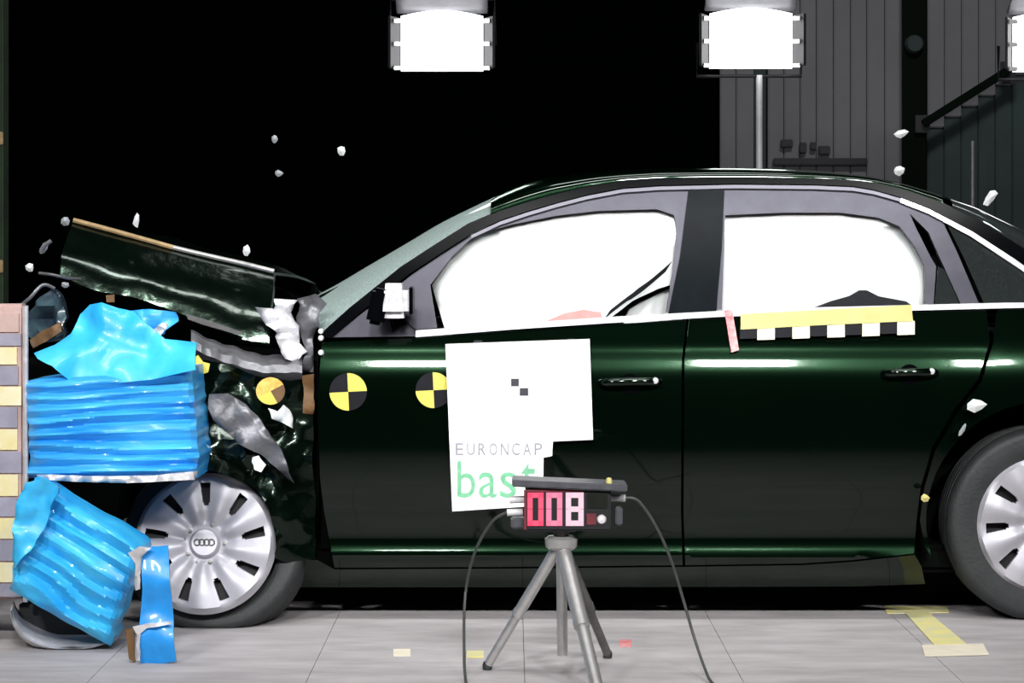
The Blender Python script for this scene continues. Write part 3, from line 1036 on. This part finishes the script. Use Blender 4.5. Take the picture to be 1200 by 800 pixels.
# folded grey wing edge under the bonnet
ridge = [(224, 396), (240, 402), (262, 412), (290, 420), (320, 425), (354, 424)]
vs, fs = [], []
for i, q in enumerate(catmull([Vector((a, b, 0)) for a, b in ridge], 5)):
    j = 4 * noise.noise(Vector((q.x * 0.06, 0, 4)))
    for dy, yo, in ((-9 + j, 0.10), (-4 + j, 0.045), (3 + j, 0.0), (12 + j * 0.6, -0.015), (22, 0.02)):
        vs.append(at(q.x, q.y + dy, yo + 0.012 * noise.noise(Vector((q.x * 0.09, dy, 2)))))
    if i:
        for k in range(4):
            fs.append([5 * i - 5 + k, 5 * i - 4 + k, 5 * i + 1 + k, 5 * i + k])
V, FF, _ = shell_from(vs, fs, [v + Vector((0, 0.008, -0.004)) for v in vs])
link('wing_fold', mesh(V, FF, 'wing_fold', True, 30), 'bent_metal', car)
# grey arch liner band showing through the torn wing
flat_piece('torn_liner', [(246, 462), (266, 461), (288, 474), (306, 492), (324, 520), (338, 548), (342, 566), (326, 552), (306, 532), (280, 520), (258, 500), (244, 478)], -0.130, 'bent_metal',
           car, 0.02, 9, crumple(0.03, 0.05, 8))
# crumpled bright sheet at the bonnet hinge
flat_piece('hinge_sheet', [(298, 360), (318, 362), (326, 350), (346, 352), (340, 366), (352, 382), (350, 402), (358, 412), (348, 424), (330, 418), (324, 404), (326, 390), (312, 380)], 0.035, 'bright_metal', car,
           0.03, 7, crumple(0.05, 0.09, 5))
flat_piece('hinge_bracket', [(348, 350), (368, 344), (384, 356), (374, 372), (366, 400), (368, 436), (352, 436), (356, 408), (350, 386)], 0.06, 'bent_metal', car, 0.03, 9, crumple(0.04, 0.06, 6))
for px, py in ((376, 388), (376, 396), (376, 413)):
    q = S(px, py, -0.012)
    MB().lathe([(0.0, -0.012), (0.008, -0.009), (0.010, 0.01)], q, 10).build('hinge_bolt', 'shard_white', car)
flat_piece('torn_bracket', [(354, 440), (368, 438), (367, 486), (356, 484)], -0.025, 'brown_plastic', car, 0.02, 8, crumple(0.02, 0.06, 7))
# bonnet: folded up, near flank bent down
RID = [(86, 259), (120, 268), (160, 279), (203, 291), (245, 301), (285, 310), (321, 319)]
LOW = [(70, 322), (112, 340), (150, 346), (195, 362), (238, 378), (282, 396), (316, 402)]
rows = []
for i, ((a, b), (c_, d_)) in enumerate(zip(RID, LOW)):
    r0, l0 = at(a, b, 0.30), at(c_, d_, 0.10)
    row = []
    for j in range(9):
        t = j / 8
        p = l0.lerp(r0, t)
        p += Vector((0, -0.05 * math.sin(PI * t), 0))
        row.append(p)
    for j in range(1, 13):
        t = j / 12
        row.append(Vector((r0.x + 0.12 * math.sin(PI * t), r0.y + (1.50 - r0.y) * t, r0.z - 0.01 - 0.10 * t + 0.03 * math.sin(3 * PI * t))))
    rows.append(row)
dense = [catmull([r[j] for r in rows], 4) for j in range(len(rows[0]))]
ni, nj = len(dense[0]), len(dense)
vs, fs = [], []
for i in range(ni):
    for j in range(nj):
        v = dense[j][i]
        k = noise.noise(v * 5) * 0.5 + noise.noise(v * 11) * 0.25
        amp = 0.0 if j == 8 else 0.035
        vs.append(v + Vector((0.3 * amp * k, amp * k, amp * k * (1 if j > 8 else 0.2))))
for i in range(ni - 1):
    for j in range(nj - 1):
        fs.append([i * nj + j, i * nj + j + 1, (i + 1) * nj + j + 1, (i + 1) * nj + j])
V, FF, _ = shell_from(vs, fs, [v + Vector((0.004, 0.012, -0.010)) for v in vs])
bonnet = link('bonnet', mesh(V, FF, 'bonnet', True, 45), 'paint_torn', car)
edge = catmull([at(a, b - 1, 0.292) for a, b in RID], 4)
MB().tube(edge[:13], 0.0085, 8).build('edge_seal', 'tan_seal', bonnet)
MB().tube(edge[12:], 0.0085, 8).build('bent_edge', 'steel', bonnet)
flat_piece('fold_strip', [(219, 368), (240, 374), (284, 389), (283, 393), (240, 381), (220, 374)], 0.055, 'steel_dark', bonnet, 0.006, 9)
# crushed nose: lamp shell, bumper beam, struts
flat_piece('headlamp_shell', [(28, 372), (42, 352), (58, 338), (72, 346), (80, 372), (74, 398), (40, 404), (30, 390)], -0.02, 'lens_teal', car, 0.05, 9, crumple(0.06, 0.06, 11), sharp=60)
MB().tube(catmull([at(16, 364, -0.03), at(34, 350, -0.05), at(50, 334, -0.04), at(64, 338, -0.03)], 5), 0.006, 7).build('torn_strip', 'bent_metal', car)
MB().tube(catmull([at(46, 320, 0.0), at(62, 322, -0.02), at(80, 326, 0.0), at(94, 327, 0.05)], 5), 0.005, 7).build('torn_strip', 'bent_metal', car)
MB().tube(catmull([at(48, 296, 0.0), at(52, 288, 0.0), at(60, 282, 0.0)], 5), 0.007, 7).build('torn_strip', 'bent_metal', car)
flat_piece('bumper_foam', [(34, 398), (52, 386), (70, 378), (72, 388), (54, 400), (38, 408)], -0.10, 'brown_plastic', car, 0.03, 8, crumple(0.02, 0.06, 4))
flat_piece('torn_tab', [(124, 346), (134, 345), (134, 354), (125, 354)], 0.04, 'brown_plastic', car, 0.01, 8)
m = MB()
m.prism([(-1.62, 0.36), (-1.28, 0.30), (-1.22, 0.78), (-1.35, 0.88), (-1.56, 0.84)], 0.12, 1.60)
m.build('crushed_nose', 'dark_inside', car, smooth=False)

# ---- test markers stuck to the car
def target(px, py, rpx, parent, a0, c1='target_yellow', c2='target_black', keep=(0, 1, 2, 3)):
    for k in keep:
        vs = [S(px, py, -0.006)]
        for i in range(9):
            a = a0 + PI / 2 * (k + i / 8)
            vs.append(S(px + rpx * math.cos(a), py - rpx * math.sin(a), -0.006))
        fs = [[0, i, i + 1] for i in range(1, 9)]
        V, FF, _ = shell_from(vs, fs, [v + Vector((0, 0.004, 0)) for v in vs])
        link('target_marker', mesh(V, FF, 'target_marker'), c1 if k % 2 == 0 else c2, parent)


target(408, 459, 22, front_door, 0.05)
target(508, 457, 21, front_door, 0.05)
for k in range(4):
    c = at(317, 458, -0.075)
    vs = [c] + [at(317 + 17 * math.cos(PI / 2 * (k + i / 8) + 0.5), 458 - 16 * math.sin(PI / 2 * (k + i / 8) + 0.5), -0.075) for i in range(9)]
    V, FF, _ = shell_from(vs, [[0, i, i + 1] for i in range(1, 9)], [v + Vector((0, 0.004, 0)) for v in vs])
    link('target_marker', mesh(V, FF, 'target_marker'), ('target_yellow' if k == 2 else 'brown_plastic' if k == 3 else 'target_orange'), wing)
flat_piece('target_marker', [(225, 420), (232, 416), (238, 424), (246, 426), (244, 436), (232, 440), (226, 432)], -0.07, 'target_yellow', wing, 0.004, 7)
# bright torn flakes clinging to the wing
flat_piece('paint_flake', [(314, 478), (326, 482), (332, 474), (338, 480), (343, 492), (344, 502), (332, 496), (318, 490)], -0.14, 'shard_white', wing, 0.008, 6, crumple(0.02, 0.1, 3))
flat_piece('paint_flake', [(294, 536), (303, 534), (310, 545), (307, 553), (298, 550)], -0.16, 'shard_white', wing, 0.008, 6, crumple(0.02, 0.1, 3))

# ------------------------------------------------------------------ board, ruler on the doors
by = -0.022
bo = at(608, 600, by)
board = root('test_board', (bo.x, by, bo.z), 'white test board with green bast lettering fixed to the front door', 'sign')
k = (by - CAM_Y) / F
poly = [(522, 403), (606, 400), (691, 397), (693, 455), (695, 515), (648, 517), (647, 534), (637, 536), (636, 592), (530, 599), (526, 500)]
MB().prism([(at(a, b, by).x, at(a, b, by).z) for a, b in poly], by - 0.003, by + 0.003).build('board', 'board_white', board, smooth=False)
for (a, b), (w, h) in (((603.5, 448), (9, 9)), ((614, 459), (10, 9))):
    q = at(a, b, by - 0.0035)
    MB().box(q, (w * k, 0.0015, h * k)).build('crosshair_square', 'print_dark', board, smooth=False)
letters = 'EURONCAP'
xs = [534 + i * 13.2 for i in range(8)]
for ch, xx in zip(letters, xs):
    p0, p1 = at(xx, 533, by), at(xx + 9, 519, by)
    text_mesh(ch, 'letter', 'print_grey', board, p0.x, p1.x, p0.z, p1.z, by - 0.0036)
for ch, xx, w, top in (('b', 536, 21, 540), ('a', 561, 21, 553), ('s', 586, 19, 553), ('t', 611, 17, 542)):
    p0, p1 = at(xx, 583, by), at(xx + w, top, by)
    text_mesh(ch, 'letter', 'print_green', board, p0.x, p1.x, p0.z, p1.z, by - 0.0036)
for sx, sy in ((560, 403), (670, 401)):
    q = at(sx, sy, by)
    MB().box((q.x, (by + 0.03) / 2 + 0.006, q.z), (0.03, 0.03, 0.02)).build('magnet', 'lamp_dark', board, bevel=0.003)

rp = S(960, 385, -0.016)
ruler = root('scale_strip', (rp.x, rp.y, rp.z), 'yellow scale strip with black and white squares along the rear door', 'ruler')


def on_flank(poly, name, material, parent, off, thick=0.004, step=12):
    return flank(name, poly, material, parent, off, thick, step, None, False)


on_flank([(868, 368), (940, 364), (1068, 357), (1070, 376), (960, 381), (868, 386)], 'yellow_band', 'ruler_yellow', ruler, -0.024)
x = 867.0
for i in range(10):
    w = 20.5
    a, b = x, x + w
    t0, t1 = 383 - (a - 867) * 0.035, 383 - (b - 867) * 0.035
    hh = 14 if i % 2 == 0 else 16
    on_flank([(a, t0), (b, t1), (b, t1 + hh), (a, t0 + hh)], 'square', 'target_black' if i % 2 == 0 else 'ruler_cream', ruler, -0.021)
    x += w
rt = S(857, 390, -0.014)
rd = root('red_tape', (rt.x, rt.y, rt.z), 'short strip of red and white tape upright at the strip end', 'tape')
on_flank([(849, 364), (858, 362), (866, 410), (857, 413)], 'tape_strip', 'tape_red', rd, -0.018, 0.004, 8)

# ------------------------------------------------------------------ barrier
bar = root('crash_barrier', (-2.0, 0.3, 0), 'blue deformable crash barrier crumpled around the car front, striped mount at left', 'barrier')
MB().box((-2.25, 0.40, 0.50), (0.90, 1.4, 0.99)).build('mount_block', 'concrete_block', bar, bevel=0.02)
p0, p1 = at(-70, 702, -0.36), at(28, 356, -0.36)
MB().box(((p0.x + p1.x) / 2, -0.32, (p0.z + p1.z) / 2), (p1.x - p0.x, 0.08, p1.z - p0.z)).build('front_plate', 'plate_pink', bar, bevel=0.008)
ys = [366, 390, 406, 428, 452, 476, 502, 528, 555, 582, 606, 632, 658, 683, 700]
for i in range(len(ys) - 1):
    a, b = at(-68, ys[i] + 1, -0.366), at(22 + 3 * math.sin(i * 2.0), ys[i + 1] - 1, -0.366)
    MB().box(((a.x + b.x) / 2, -0.3635, (a.z + b.z) / 2), (b.x - a.x, 0.006, abs(a.z - b.z))).build(
        'stripe', 'plate_pink' if i == 0 else ('stripe_cream' if i % 2 == 0 else 'stripe_grey'), bar, smooth=False)
b0 = at(30, 700, -0.24)
MB().tube([at(30, 705, -0.375), at(30, 358, -0.375)], 0.008, 8).build('plate_edge', 'torn_foil', bar)


def ribbed(name, corners, nx, nz, material, y, amp, ribs, depth, seed, parent=bar):
    """a crumpled honeycomb body; corners: tl, tr, br, bl as seen from the front"""
    tl, tr, br_, bl = [Vector((*c_, 0)) for c_ in corners]
    fr = []
    fs = []
    for i in range(nz + 1):
        v = i / nz
        for j in range(nx + 1):
            u = j / nx
            p = (tl.lerp(tr, u)).lerp(bl.lerp(br_, u), v)
            p.x += 5 * noise.noise(Vector((v * 7, 0.3, seed))) * (1 if u in (0, 1) else 0)
            p.y += 4 * noise.noise(Vector((u * 5, 0.9, seed))) * (1 if v in (0, 1) else 0)
            ph = v * ribs + 0.55 * noise.noise(Vector((u * 2.2, v * 3.5, seed)))
            tri = abs((ph % 1.0) - 0.5) * 2
            am = amp * (0.5 + 0.9 * abs(noise.noise(Vector((u * 1.5, v * 6, seed + 4)))))
            edge_r = 0.03 * (max(0, abs(u - 0.5) * 2 - 0.86) / 0.14) ** 2 + 0.03 * (max(0, abs(v - 0.5) * 2 - 0.88) / 0.12) ** 2
            yy = y + am * (tri - 0.5) + 0.05 * noise.noise(Vector((u * 1.7, v * 1.7, seed + 8))) + edge_r
            fr.append(at(p.x, p.y, yy))
            if i and j:
                n_ = nx + 1
                fs.append([(i - 1) * n_ + j - 1, (i - 1) * n_ + j, i * n_ + j, i * n_ + j - 1])
    bk = [Vector((v.x, y + depth, v.z)) for v in fr]
    V, FF, _ = shell_from(fr, fs, bk)
    return link(name, mesh(V, FF, name, True, 25), material, parent)


ribbed('honeycomb_block', [(32, 446), (226, 430), (233, 560), (34, 560)], 30, 60, 'blue_film', -0.42, 0.032, 8, 0.34, 1.0)
ribbed('bumper_element', [(40, 560), (168, 640), (128, 757), (10, 690)], 30, 44, 'blue_film_light', -0.62, 0.034, 6, 0.20, 5.0)
flat_piece('corner_flap', [(14, 614), (30, 566), (52, 560), (70, 572), (40, 640), (14, 668)], -0.665, 'blue_film_light', bar, 0.03, 8, crumple(0.03, 0.05, 2), sharp=75)
flat_piece('cladding_sheet', [(38, 414), (62, 404), (76, 392), (84, 370), (96, 358), (112, 355), (132, 362), (152, 366), (170, 382), (190, 398), (228, 402), (232, 432), (180, 444), (120, 450), (84, 446), (64, 428), (44, 420)],
           -0.40, 'blue_film_light', bar, 0.012, 8,
           lambda p, q: Vector((0, 0.10 * noise.noise(Vector((p.x * 0.012, p.y * 0.02, 1.0))) + 0.0022 * (430 - p.y) + 0.03 * noise.noise(Vector((p.x * 0.04, p.y * 0.03, 2))), 0)), sharp=50)
flat_piece('cladding_fold', [(150, 364), (176, 362), (204, 366), (208, 376), (192, 392), (178, 392), (160, 378)], -0.20, 'blue_film', bar, 0.012, 8, crumple(0.05, 0.05, 9), sharp=50)
flat_piece('torn_foil', [(176, 388), (190, 378), (196, 380), (188, 394), (178, 396)], -0.30, 'torn_foil', bar, 0.006, 6, crumple(0.02, 0.1, 9))
flat_piece('torn_edge', [(44, 556), (120, 558), (180, 557), (232, 552), (228, 562), (150, 566), (80, 564), (46, 562)], -0.475, 'torn_foil', bar, 0.010, 7, crumple(0.02, 0.08, 3))
flat_piece('cladding_strip', [(166, 642), (196, 640), (200, 690), (203, 732), (206, 775), (184, 779), (164, 778), (163, 730), (167, 690)], -0.80, 'blue_strip', bar, 0.012, 8,
           lambda p, q: Vector((0, 0.012 * math.sin(p.y * 0.09) + 0.01 * noise.noise(Vector((p.x * 0.05, p.y * 0.05, 1))), 0)), sharp=50)
flat_piece('torn_foil', [(150, 648), (164, 640), (178, 642), (166, 652), (164, 690), (158, 692), (158, 660)], -0.815, 'torn_foil', bar, 0.006, 6, crumple(0.015, 0.1, 2))
flat_piece('torn_foil', [(156, 734), (170, 731), (200, 728), (200, 731), (172, 736), (164, 742), (164, 774), (160, 774), (160, 744)], -0.818, 'torn_foil', bar, 0.004, 6, crumple(0.01, 0.1, 2))
flat_piece('wood_sliver', [(147, 738), (157, 736), (158, 776), (151, 772)], -0.78, 'brown_plastic', bar, 0.01, 8)

# curved bumper piece on the floor under the barrier: a shallow boat-like shell
bp = root('bumper_lip', (at(70, 760, -0.45).x, -0.45, 0), 'grey curved bumper piece broken off on the floor under the barrier', 'car part')
vs, fs = [], []
rim_c = [(12, 716), (16, 730), (28, 745), (46, 755), (66, 760), (88, 761), (112, 757), (136, 748)]
rim_p = catmull([Vector((a, b, 0)) for a, b in rim_c], 4)
for i, q in enumerate(rim_p):
    t = i / (len(rim_p) - 1)
    up = 16 * math.sin(PI * min(1, t + 0.12)) + 4
    for f_, yo in ((1.0, -0.24), (0.7, -0.36), (0.35, -0.50), (0.1, -0.545), (0.0, -0.55), (-0.12, -0.545), (-0.25, -0.52)):
        w = at(q.x + 5 * f_ * (0.5 - t), q.y - up * f_, yo)
        w.z = max(w.z, 0.004)
        vs.append(w)
    if i:
        for k_ in range(6):
            fs.append([7 * i - 7 + k_, 7 * i - 6 + k_, 7 * i + 1 + k_, 7 * i + k_])
V, FF, _ = shell_from(vs, fs, [v + Vector((0.003, 0.010, 0.004)) for v in vs])
link('lip', mesh(V, FF, 'lip', True, 45), 'torn_foil', bp)
q0, q1 = at(26, 715, -0.25), at(110, 752, -0.25)
m = MB()
m.prism([(q0.x, 0.006), (q1.x, 0.006), (q1.x - 0.02, 0.04), (q0.x + 0.12, 0.11), (q0.x, 0.10)], -0.30, -0.05)
m.build('core', 'rubber', bp, smooth=False)

# ------------------------------------------------------------------ timer display on its tripod
ap = Vector((0.137, -1.0, 0.385))
tri = root('tripod', (ap.x, ap.y, 0), 'short silver tripod carrying the red number display in front of the car', 'tripod')
f1 = at(571, 786, -0.905)
f2 = at(712, 770, -0.70)
f3 = at(700, 811, -1.27)
for q, ro, mt in ((f1, 0.0135, 'steel'), (f2, 0.0135, 'steel_dark'), (f3, 0.0185, 'steel')):
    q.z = 0.012
    a = ap + (q - ap).normalized() * 0.02 + Vector((0, 0, -0.012))
    mid = a.lerp(q, 0.56)
    leg = MB().tube([a, mid], ro + 0.003, 14).build('leg', mt, tri)
    MB().tube([a.lerp(q, 0.52), q], ro - 0.001, 14).build('lower_tube', mt, leg)
    MB().lathe([(0.008, -0.012), (0.013, -0.010), (0.014, 0.002), (0.010, 0.012)], q, 14, 'z').build('rubber_foot', 'rubber', leg)
    MB().tube([a.lerp(q, 0.53), a.lerp(q, 0.575)], ro + 0.0045, 14).build('clamp', mt, leg)
MB().tube([ap, (ap.x + 0.003, ap.y - 0.03, 0.06)], 0.015, 12).build('centre_column', 'steel', tri)
MB().lathe([(0.034, -0.034), (0.044, -0.026), (0.046, -0.004), (0.036, 0.004)], ap, 24, 'z').build('crown', 'steel', tri)
MB().lathe([(0.016, 0.0), (0.022, 0.006), (0.022, 0.016), (0.042, 0.018), (0.042, 0.024)], ap + Vector((0, 0, 0.0)), 24, 'z').build('head_plate', 'steel_dark', tri)

ty = -1.06
tb = at(660, 622, ty)
tm = root('number_display', (ap.x, -1.0, ap.z + 0.024), 'black box with glowing red digits 008 on the tripod', 'display')
k = (ty - CAM_Y) / F
zb = ap.z + 0.0245
x0, x1 = at(616, 0, ty).x, at(716, 0, ty).x
zt_ = at(0, 572, ty).z
MB().box(((x0 + x1) / 2, ty + 0.06, (zb + zt_) / 2), (x1 - x0, 0.12, zt_ - zb)).build('case', 'timer_black', tm, bevel=0.004)
xl, xr = at(600, 0, ty).x, at(735, 0, ty).x
zl0, zl1 = at(0, 573, ty).z, at(0, 565, ty).z
MB().box(((xl + xr) / 2, ty + 0.058, (zl0 + zl1) / 2 + 0.001), (xr - xl, 0.15, zl1 - zl0), rot_y(0.045)).build('lid', 'timer_lid', tm, bevel=0.003)
dig_h = (577, 616)


def digit(pxa, pxb, segs, material):
    a, b = at(pxa, dig_h[1], ty - 0.003), at(pxb, dig_h[0], ty - 0.003)
    xm0, xm1, zm0, zm1 = a.x, b.x, a.z, b.z
    zc = (zm0 + zm1) / 2
    w = 6.2 * k
    S_ = {'a': ((xm0 + xm1) / 2, zm1 - w / 2, xm1 - xm0, w), 'd': ((xm0 + xm1) / 2, zm0 + w / 2, xm1 - xm0, w), 'g': ((xm0 + xm1) / 2, zc, xm1 - xm0 - w, w),
          'f': (xm0 + w / 2, (zc + zm1) / 2, w, zm1 - zc - w * 0.2), 'b': (xm1 - w / 2, (zc + zm1) / 2, w, zm1 - zc - w * 0.2),
          'e': (xm0 + w / 2, (zc + zm0) / 2, w, zc - zm0), 'c': (xm1 - w / 2, (zc + zm0) / 2, w, zc - zm0)}
    for s in segs:
        cx, cz, sx, sz = S_[s]
        MB().box((cx, ty - 0.0015, cz), (sx, 0.004, sz)).build('digit_segment', material, tm, smooth=False)


fa, fb = at(616.5, 619.5, ty), at(686, 573.5, ty)
digit(618, 637, 'abcdef', 'digit_red')
digit(640, 659, 'abcdef', 'digit_pink')
digit(663, 684, 'abcdefg', 'digit_white')
qa = at(639, 577, ty - 0.001)
MB().box((at(650, 0, ty).x, ty - 0.0012, at(0, 574.5, ty).z), (66 * k, 0.003, 3 * k)).build('red_bezel', 'dim_red', tm, smooth=False)
MB().box((at(615.5, 0, ty).x, ty - 0.0012, at(0, 597, ty).z), (3 * k, 0.003, 46 * k)).build('red_bezel', 'dim_red', tm, smooth=False)
MB().box((at(700, 0, ty).x, ty - 0.001, at(0, 586, ty).z), (24 * k, 0.004, 18 * k)).build('side_window', 'window_brown', tm, smooth=False)
MB().box((at(693, 0, ty).x, ty - 0.001, at(0, 608, ty).z), (11 * k, 0.004, 13 * k)).build('dim_light', 'dim_red', tm, smooth=False)
q = at(705, 608.5, ty)
MB().lathe([(0.0, -0.010), (0.010, -0.008), (0.0135, -0.002), (0.014, 0.006)], q, 16).build('white_knob', 'plug_white', tm)
q = at(714, 565, ty)
MB().lathe([(0.0, 0.012), (0.007, 0.010), (0.009, 0.0), (0.009, -0.012)], q + Vector((0, 0.02, 0)), 14, 'z').build('brass_button', 'ruler_yellow', tm)
for (a, b), s in (((727, 583), 1), ((603, 585), -1), ((600, 600), -1)):
    q = at(a, b, ty + 0.045)
    MB().tube([q - Vector((s * 0.030, 0, 0)), q + Vector((s * 0.014, 0, -0.001))], 0.010, 12).build('plug', 'plug_white', tm)
MB().box(at(725, 604, ty + 0.05), (0.020, 0.05, 0.05)).build('side_bracket', 'timer_lid', tm, bevel=0.004)
MB().box(at(607, 612, ty + 0.05), (0.040, 0.05, 0.030)).build('side_bracket', 'timer_lid', tm, bevel=0.004)


def cable(name, pts, label):
    o = MB().tube(catmull(pts, 8), 0.0042, 8).build(name, 'cable_grey')
    return tag(o, label, 'cable')


cl = [at(594, 600, ty + 0.045), at(576, 612, -1.0), at(556, 648, -0.95), at(545, 700, -0.92)]
e = at(544, 770, -1.05)
cl += [e, at(546, 799, -1.13), Vector((at(548, 0, -1.22).x, -1.22, 0.006)), Vector((e.x + 0.03, -1.40, 0.005)), Vector((e.x + 0.1, -1.7, 0.005))]
cable('cable', cl, 'thin dark cable drooping to the floor from the display box left side')
cr = [at(732, 583, ty + 0.045), at(748, 587, -1.01), at(768, 615, -1.0), at(786, 655, -0.99), at(800, 700, -0.98), at(813, 745, -1.0), at(826, 783, -1.08)]
e = cr[-1]
cr += [Vector((e.x + 0.015, -1.18, 0.007)), Vector((e.x + 0.05, -1.32, 0.005)), Vector((e.x + 0.16, -1.6, 0.005))]
cable('cable', cr, 'thin grey cable falling in a curve from the display box right side')

# ------------------------------------------------------------------ marks on the floor
fm = root('floor_mark', (1.22, -0.4, 0), 'yellow tape mark with two crossbars on the floor beside the rear wheel', 'floor mark')


def ground(px, py):
    d = F * CAM_Z / (py - HOR)
    return Vector(((px - 600) * d / F, d + CAM_Y, 0.0))


def ground_strip(name, pxs, material, parent=None, z=0.0005, h=0.002):
    pts = [ground(a, b) for a, b in pxs]
    n = len(pts)
    vs = [p + Vector((0, 0, z)) for p in pts] + [p + Vector((0, 0, z + h)) for p in pts]
    fs = [list(range(n)), [n + i for i in range(n)]] + [[i, (i + 1) % n, n + (i + 1) % n, n + i] for i in range(n)]
    return link(name, mesh(vs, fs, name), material, parent)


ground_strip('crossbar', [(1034, 711), (1110, 711), (1112, 718), (1040, 719)], 'tape_yellow', fm)
ground_strip('stem', [(1060, 718), (1088, 718), (1136, 758), (1100, 762)], 'tape_yellow', fm, 0.0012)
ground_strip('crossbar', [(1080, 757), (1152, 755), (1159, 768), (1084, 770)], 'tape_cream', fm, 0.0019)
for a, b, mt, lab in ((471, 765, 'tape_cream', 'small cream tape patch on the floor, left of the two'), (557, 767, 'tape_yellow', 'small cream tape patch on the floor beside the thin cable'),
                      (733, 754, 'tape_red', 'small red tape patch on the floor right of the tripod')):
    w = 10 if mt != 'tape_red' else 7
    tag(ground_strip('tape_patch', [(a - w, b - 4), (a + w, b - 4), (a + w, b + 4), (a - w, b + 4)], mt), lab, 'tape patch')

# ------------------------------------------------------------------ flying fragments
def fragment(px, py, y, w, h, ang, material, label):
    c = at(px, py, y)
    k_ = (y - CAM_Y) / F
    rnd = random.Random(int(px * 7 + py))
    vs = []
    n = 7
    for i in range(n):
        a = 2 * PI * i / n
        r = 0.8 + 0.4 * rnd.random()
        p = Vector((math.cos(a) * w / 2 * r, 0, math.sin(a) * h / 2 * r)) * k_ * 0.85
        p = rot_y(ang) @ p
        vs.append(p)
    cen = Vector((0, -min(w, h) * 0.3 * k_, 0))
    cen2 = Vector((0, min(w, h) * 0.3 * k_, 0))
    V = vs + [cen, cen2]
    fs = [[i, (i + 1) % n, n] for i in range(n)] + [[(i + 1) % n, i, n + 1] for i in range(n)]
    o = link('fragment', mesh(V, fs, 'fragment'), material, None, c)
    return tag(o, label, 'debris', 'fragments flying off the crash')


fragment(160, 258, 0.2, 9, 22, 0.15, 'shard_white', 'white elongated fragment in the air just above the bonnet tan edge')
fragment(289, 294, 0.2, 11, 16, 0.3, 'shard_white', 'white fragment in the air above the bonnet rear half')
fragment(400, 177, 0.4, 12, 15, 0.1, 'shard_white', 'lone bright fragment high in the air below the hanging floodlight')
fragment(322, 163, 0.4, 9, 12, 0.0, 'shard_grey', 'dim grey fragment in the air, upper one of the pair')
fragment(327, 203, 0.4, 11, 9, 0.0, 'shard_grey', 'dim grey fragment in the air, lower one of the pair')
fragment(76, 259, 0.2, 13, 13, 0.0, 'shard_grey', 'round grey fragment at the high front tip of the bonnet')
fragment(35, 314, 0.0, 12, 12, 0.0, 'shard_white', 'pale fragment left of the crushed nose near the green post')
fragment(52, 290, 0.05, 9, 20, 0.5, 'shard_grey', 'grey slanted fragment below the bonnet front tip')
fragment(77, 334, 0.0, 11, 9, 0.2, 'shard_grey', 'small grey fragment above the blue cladding sheet')
fragment(1056, 157, 0.5, 20, 11, -0.3, 'shard_white', 'white flat fragment high over the rear roof, before the dark column')
fragment(1053, 200, 0.4, 16, 14, -0.4, 'shard_white', 'white fragment skimming the roof beneath the dark column')
fragment(1161, 231, 0.4, 13, 26, 0.7, 'shard_white', 'long white fragment beside the rear windscreen')
fragment(1144, 475, -0.06, 26, 17, -0.1, 'shard_white', 'white shard imitating a reflection on the rear quarter panel above the wheel')  # added white shape standing in for a reflection on the panel
fragment(1084, 583, -0.06, 11, 11, 0.0, 'ruler_yellow', 'small yellow fragment beside the rear tyre')
fragment(1128, 503, -0.05, 6, 20, 0.5, 'shard_grey', 'thin grey fragment by the rear wheel arch')
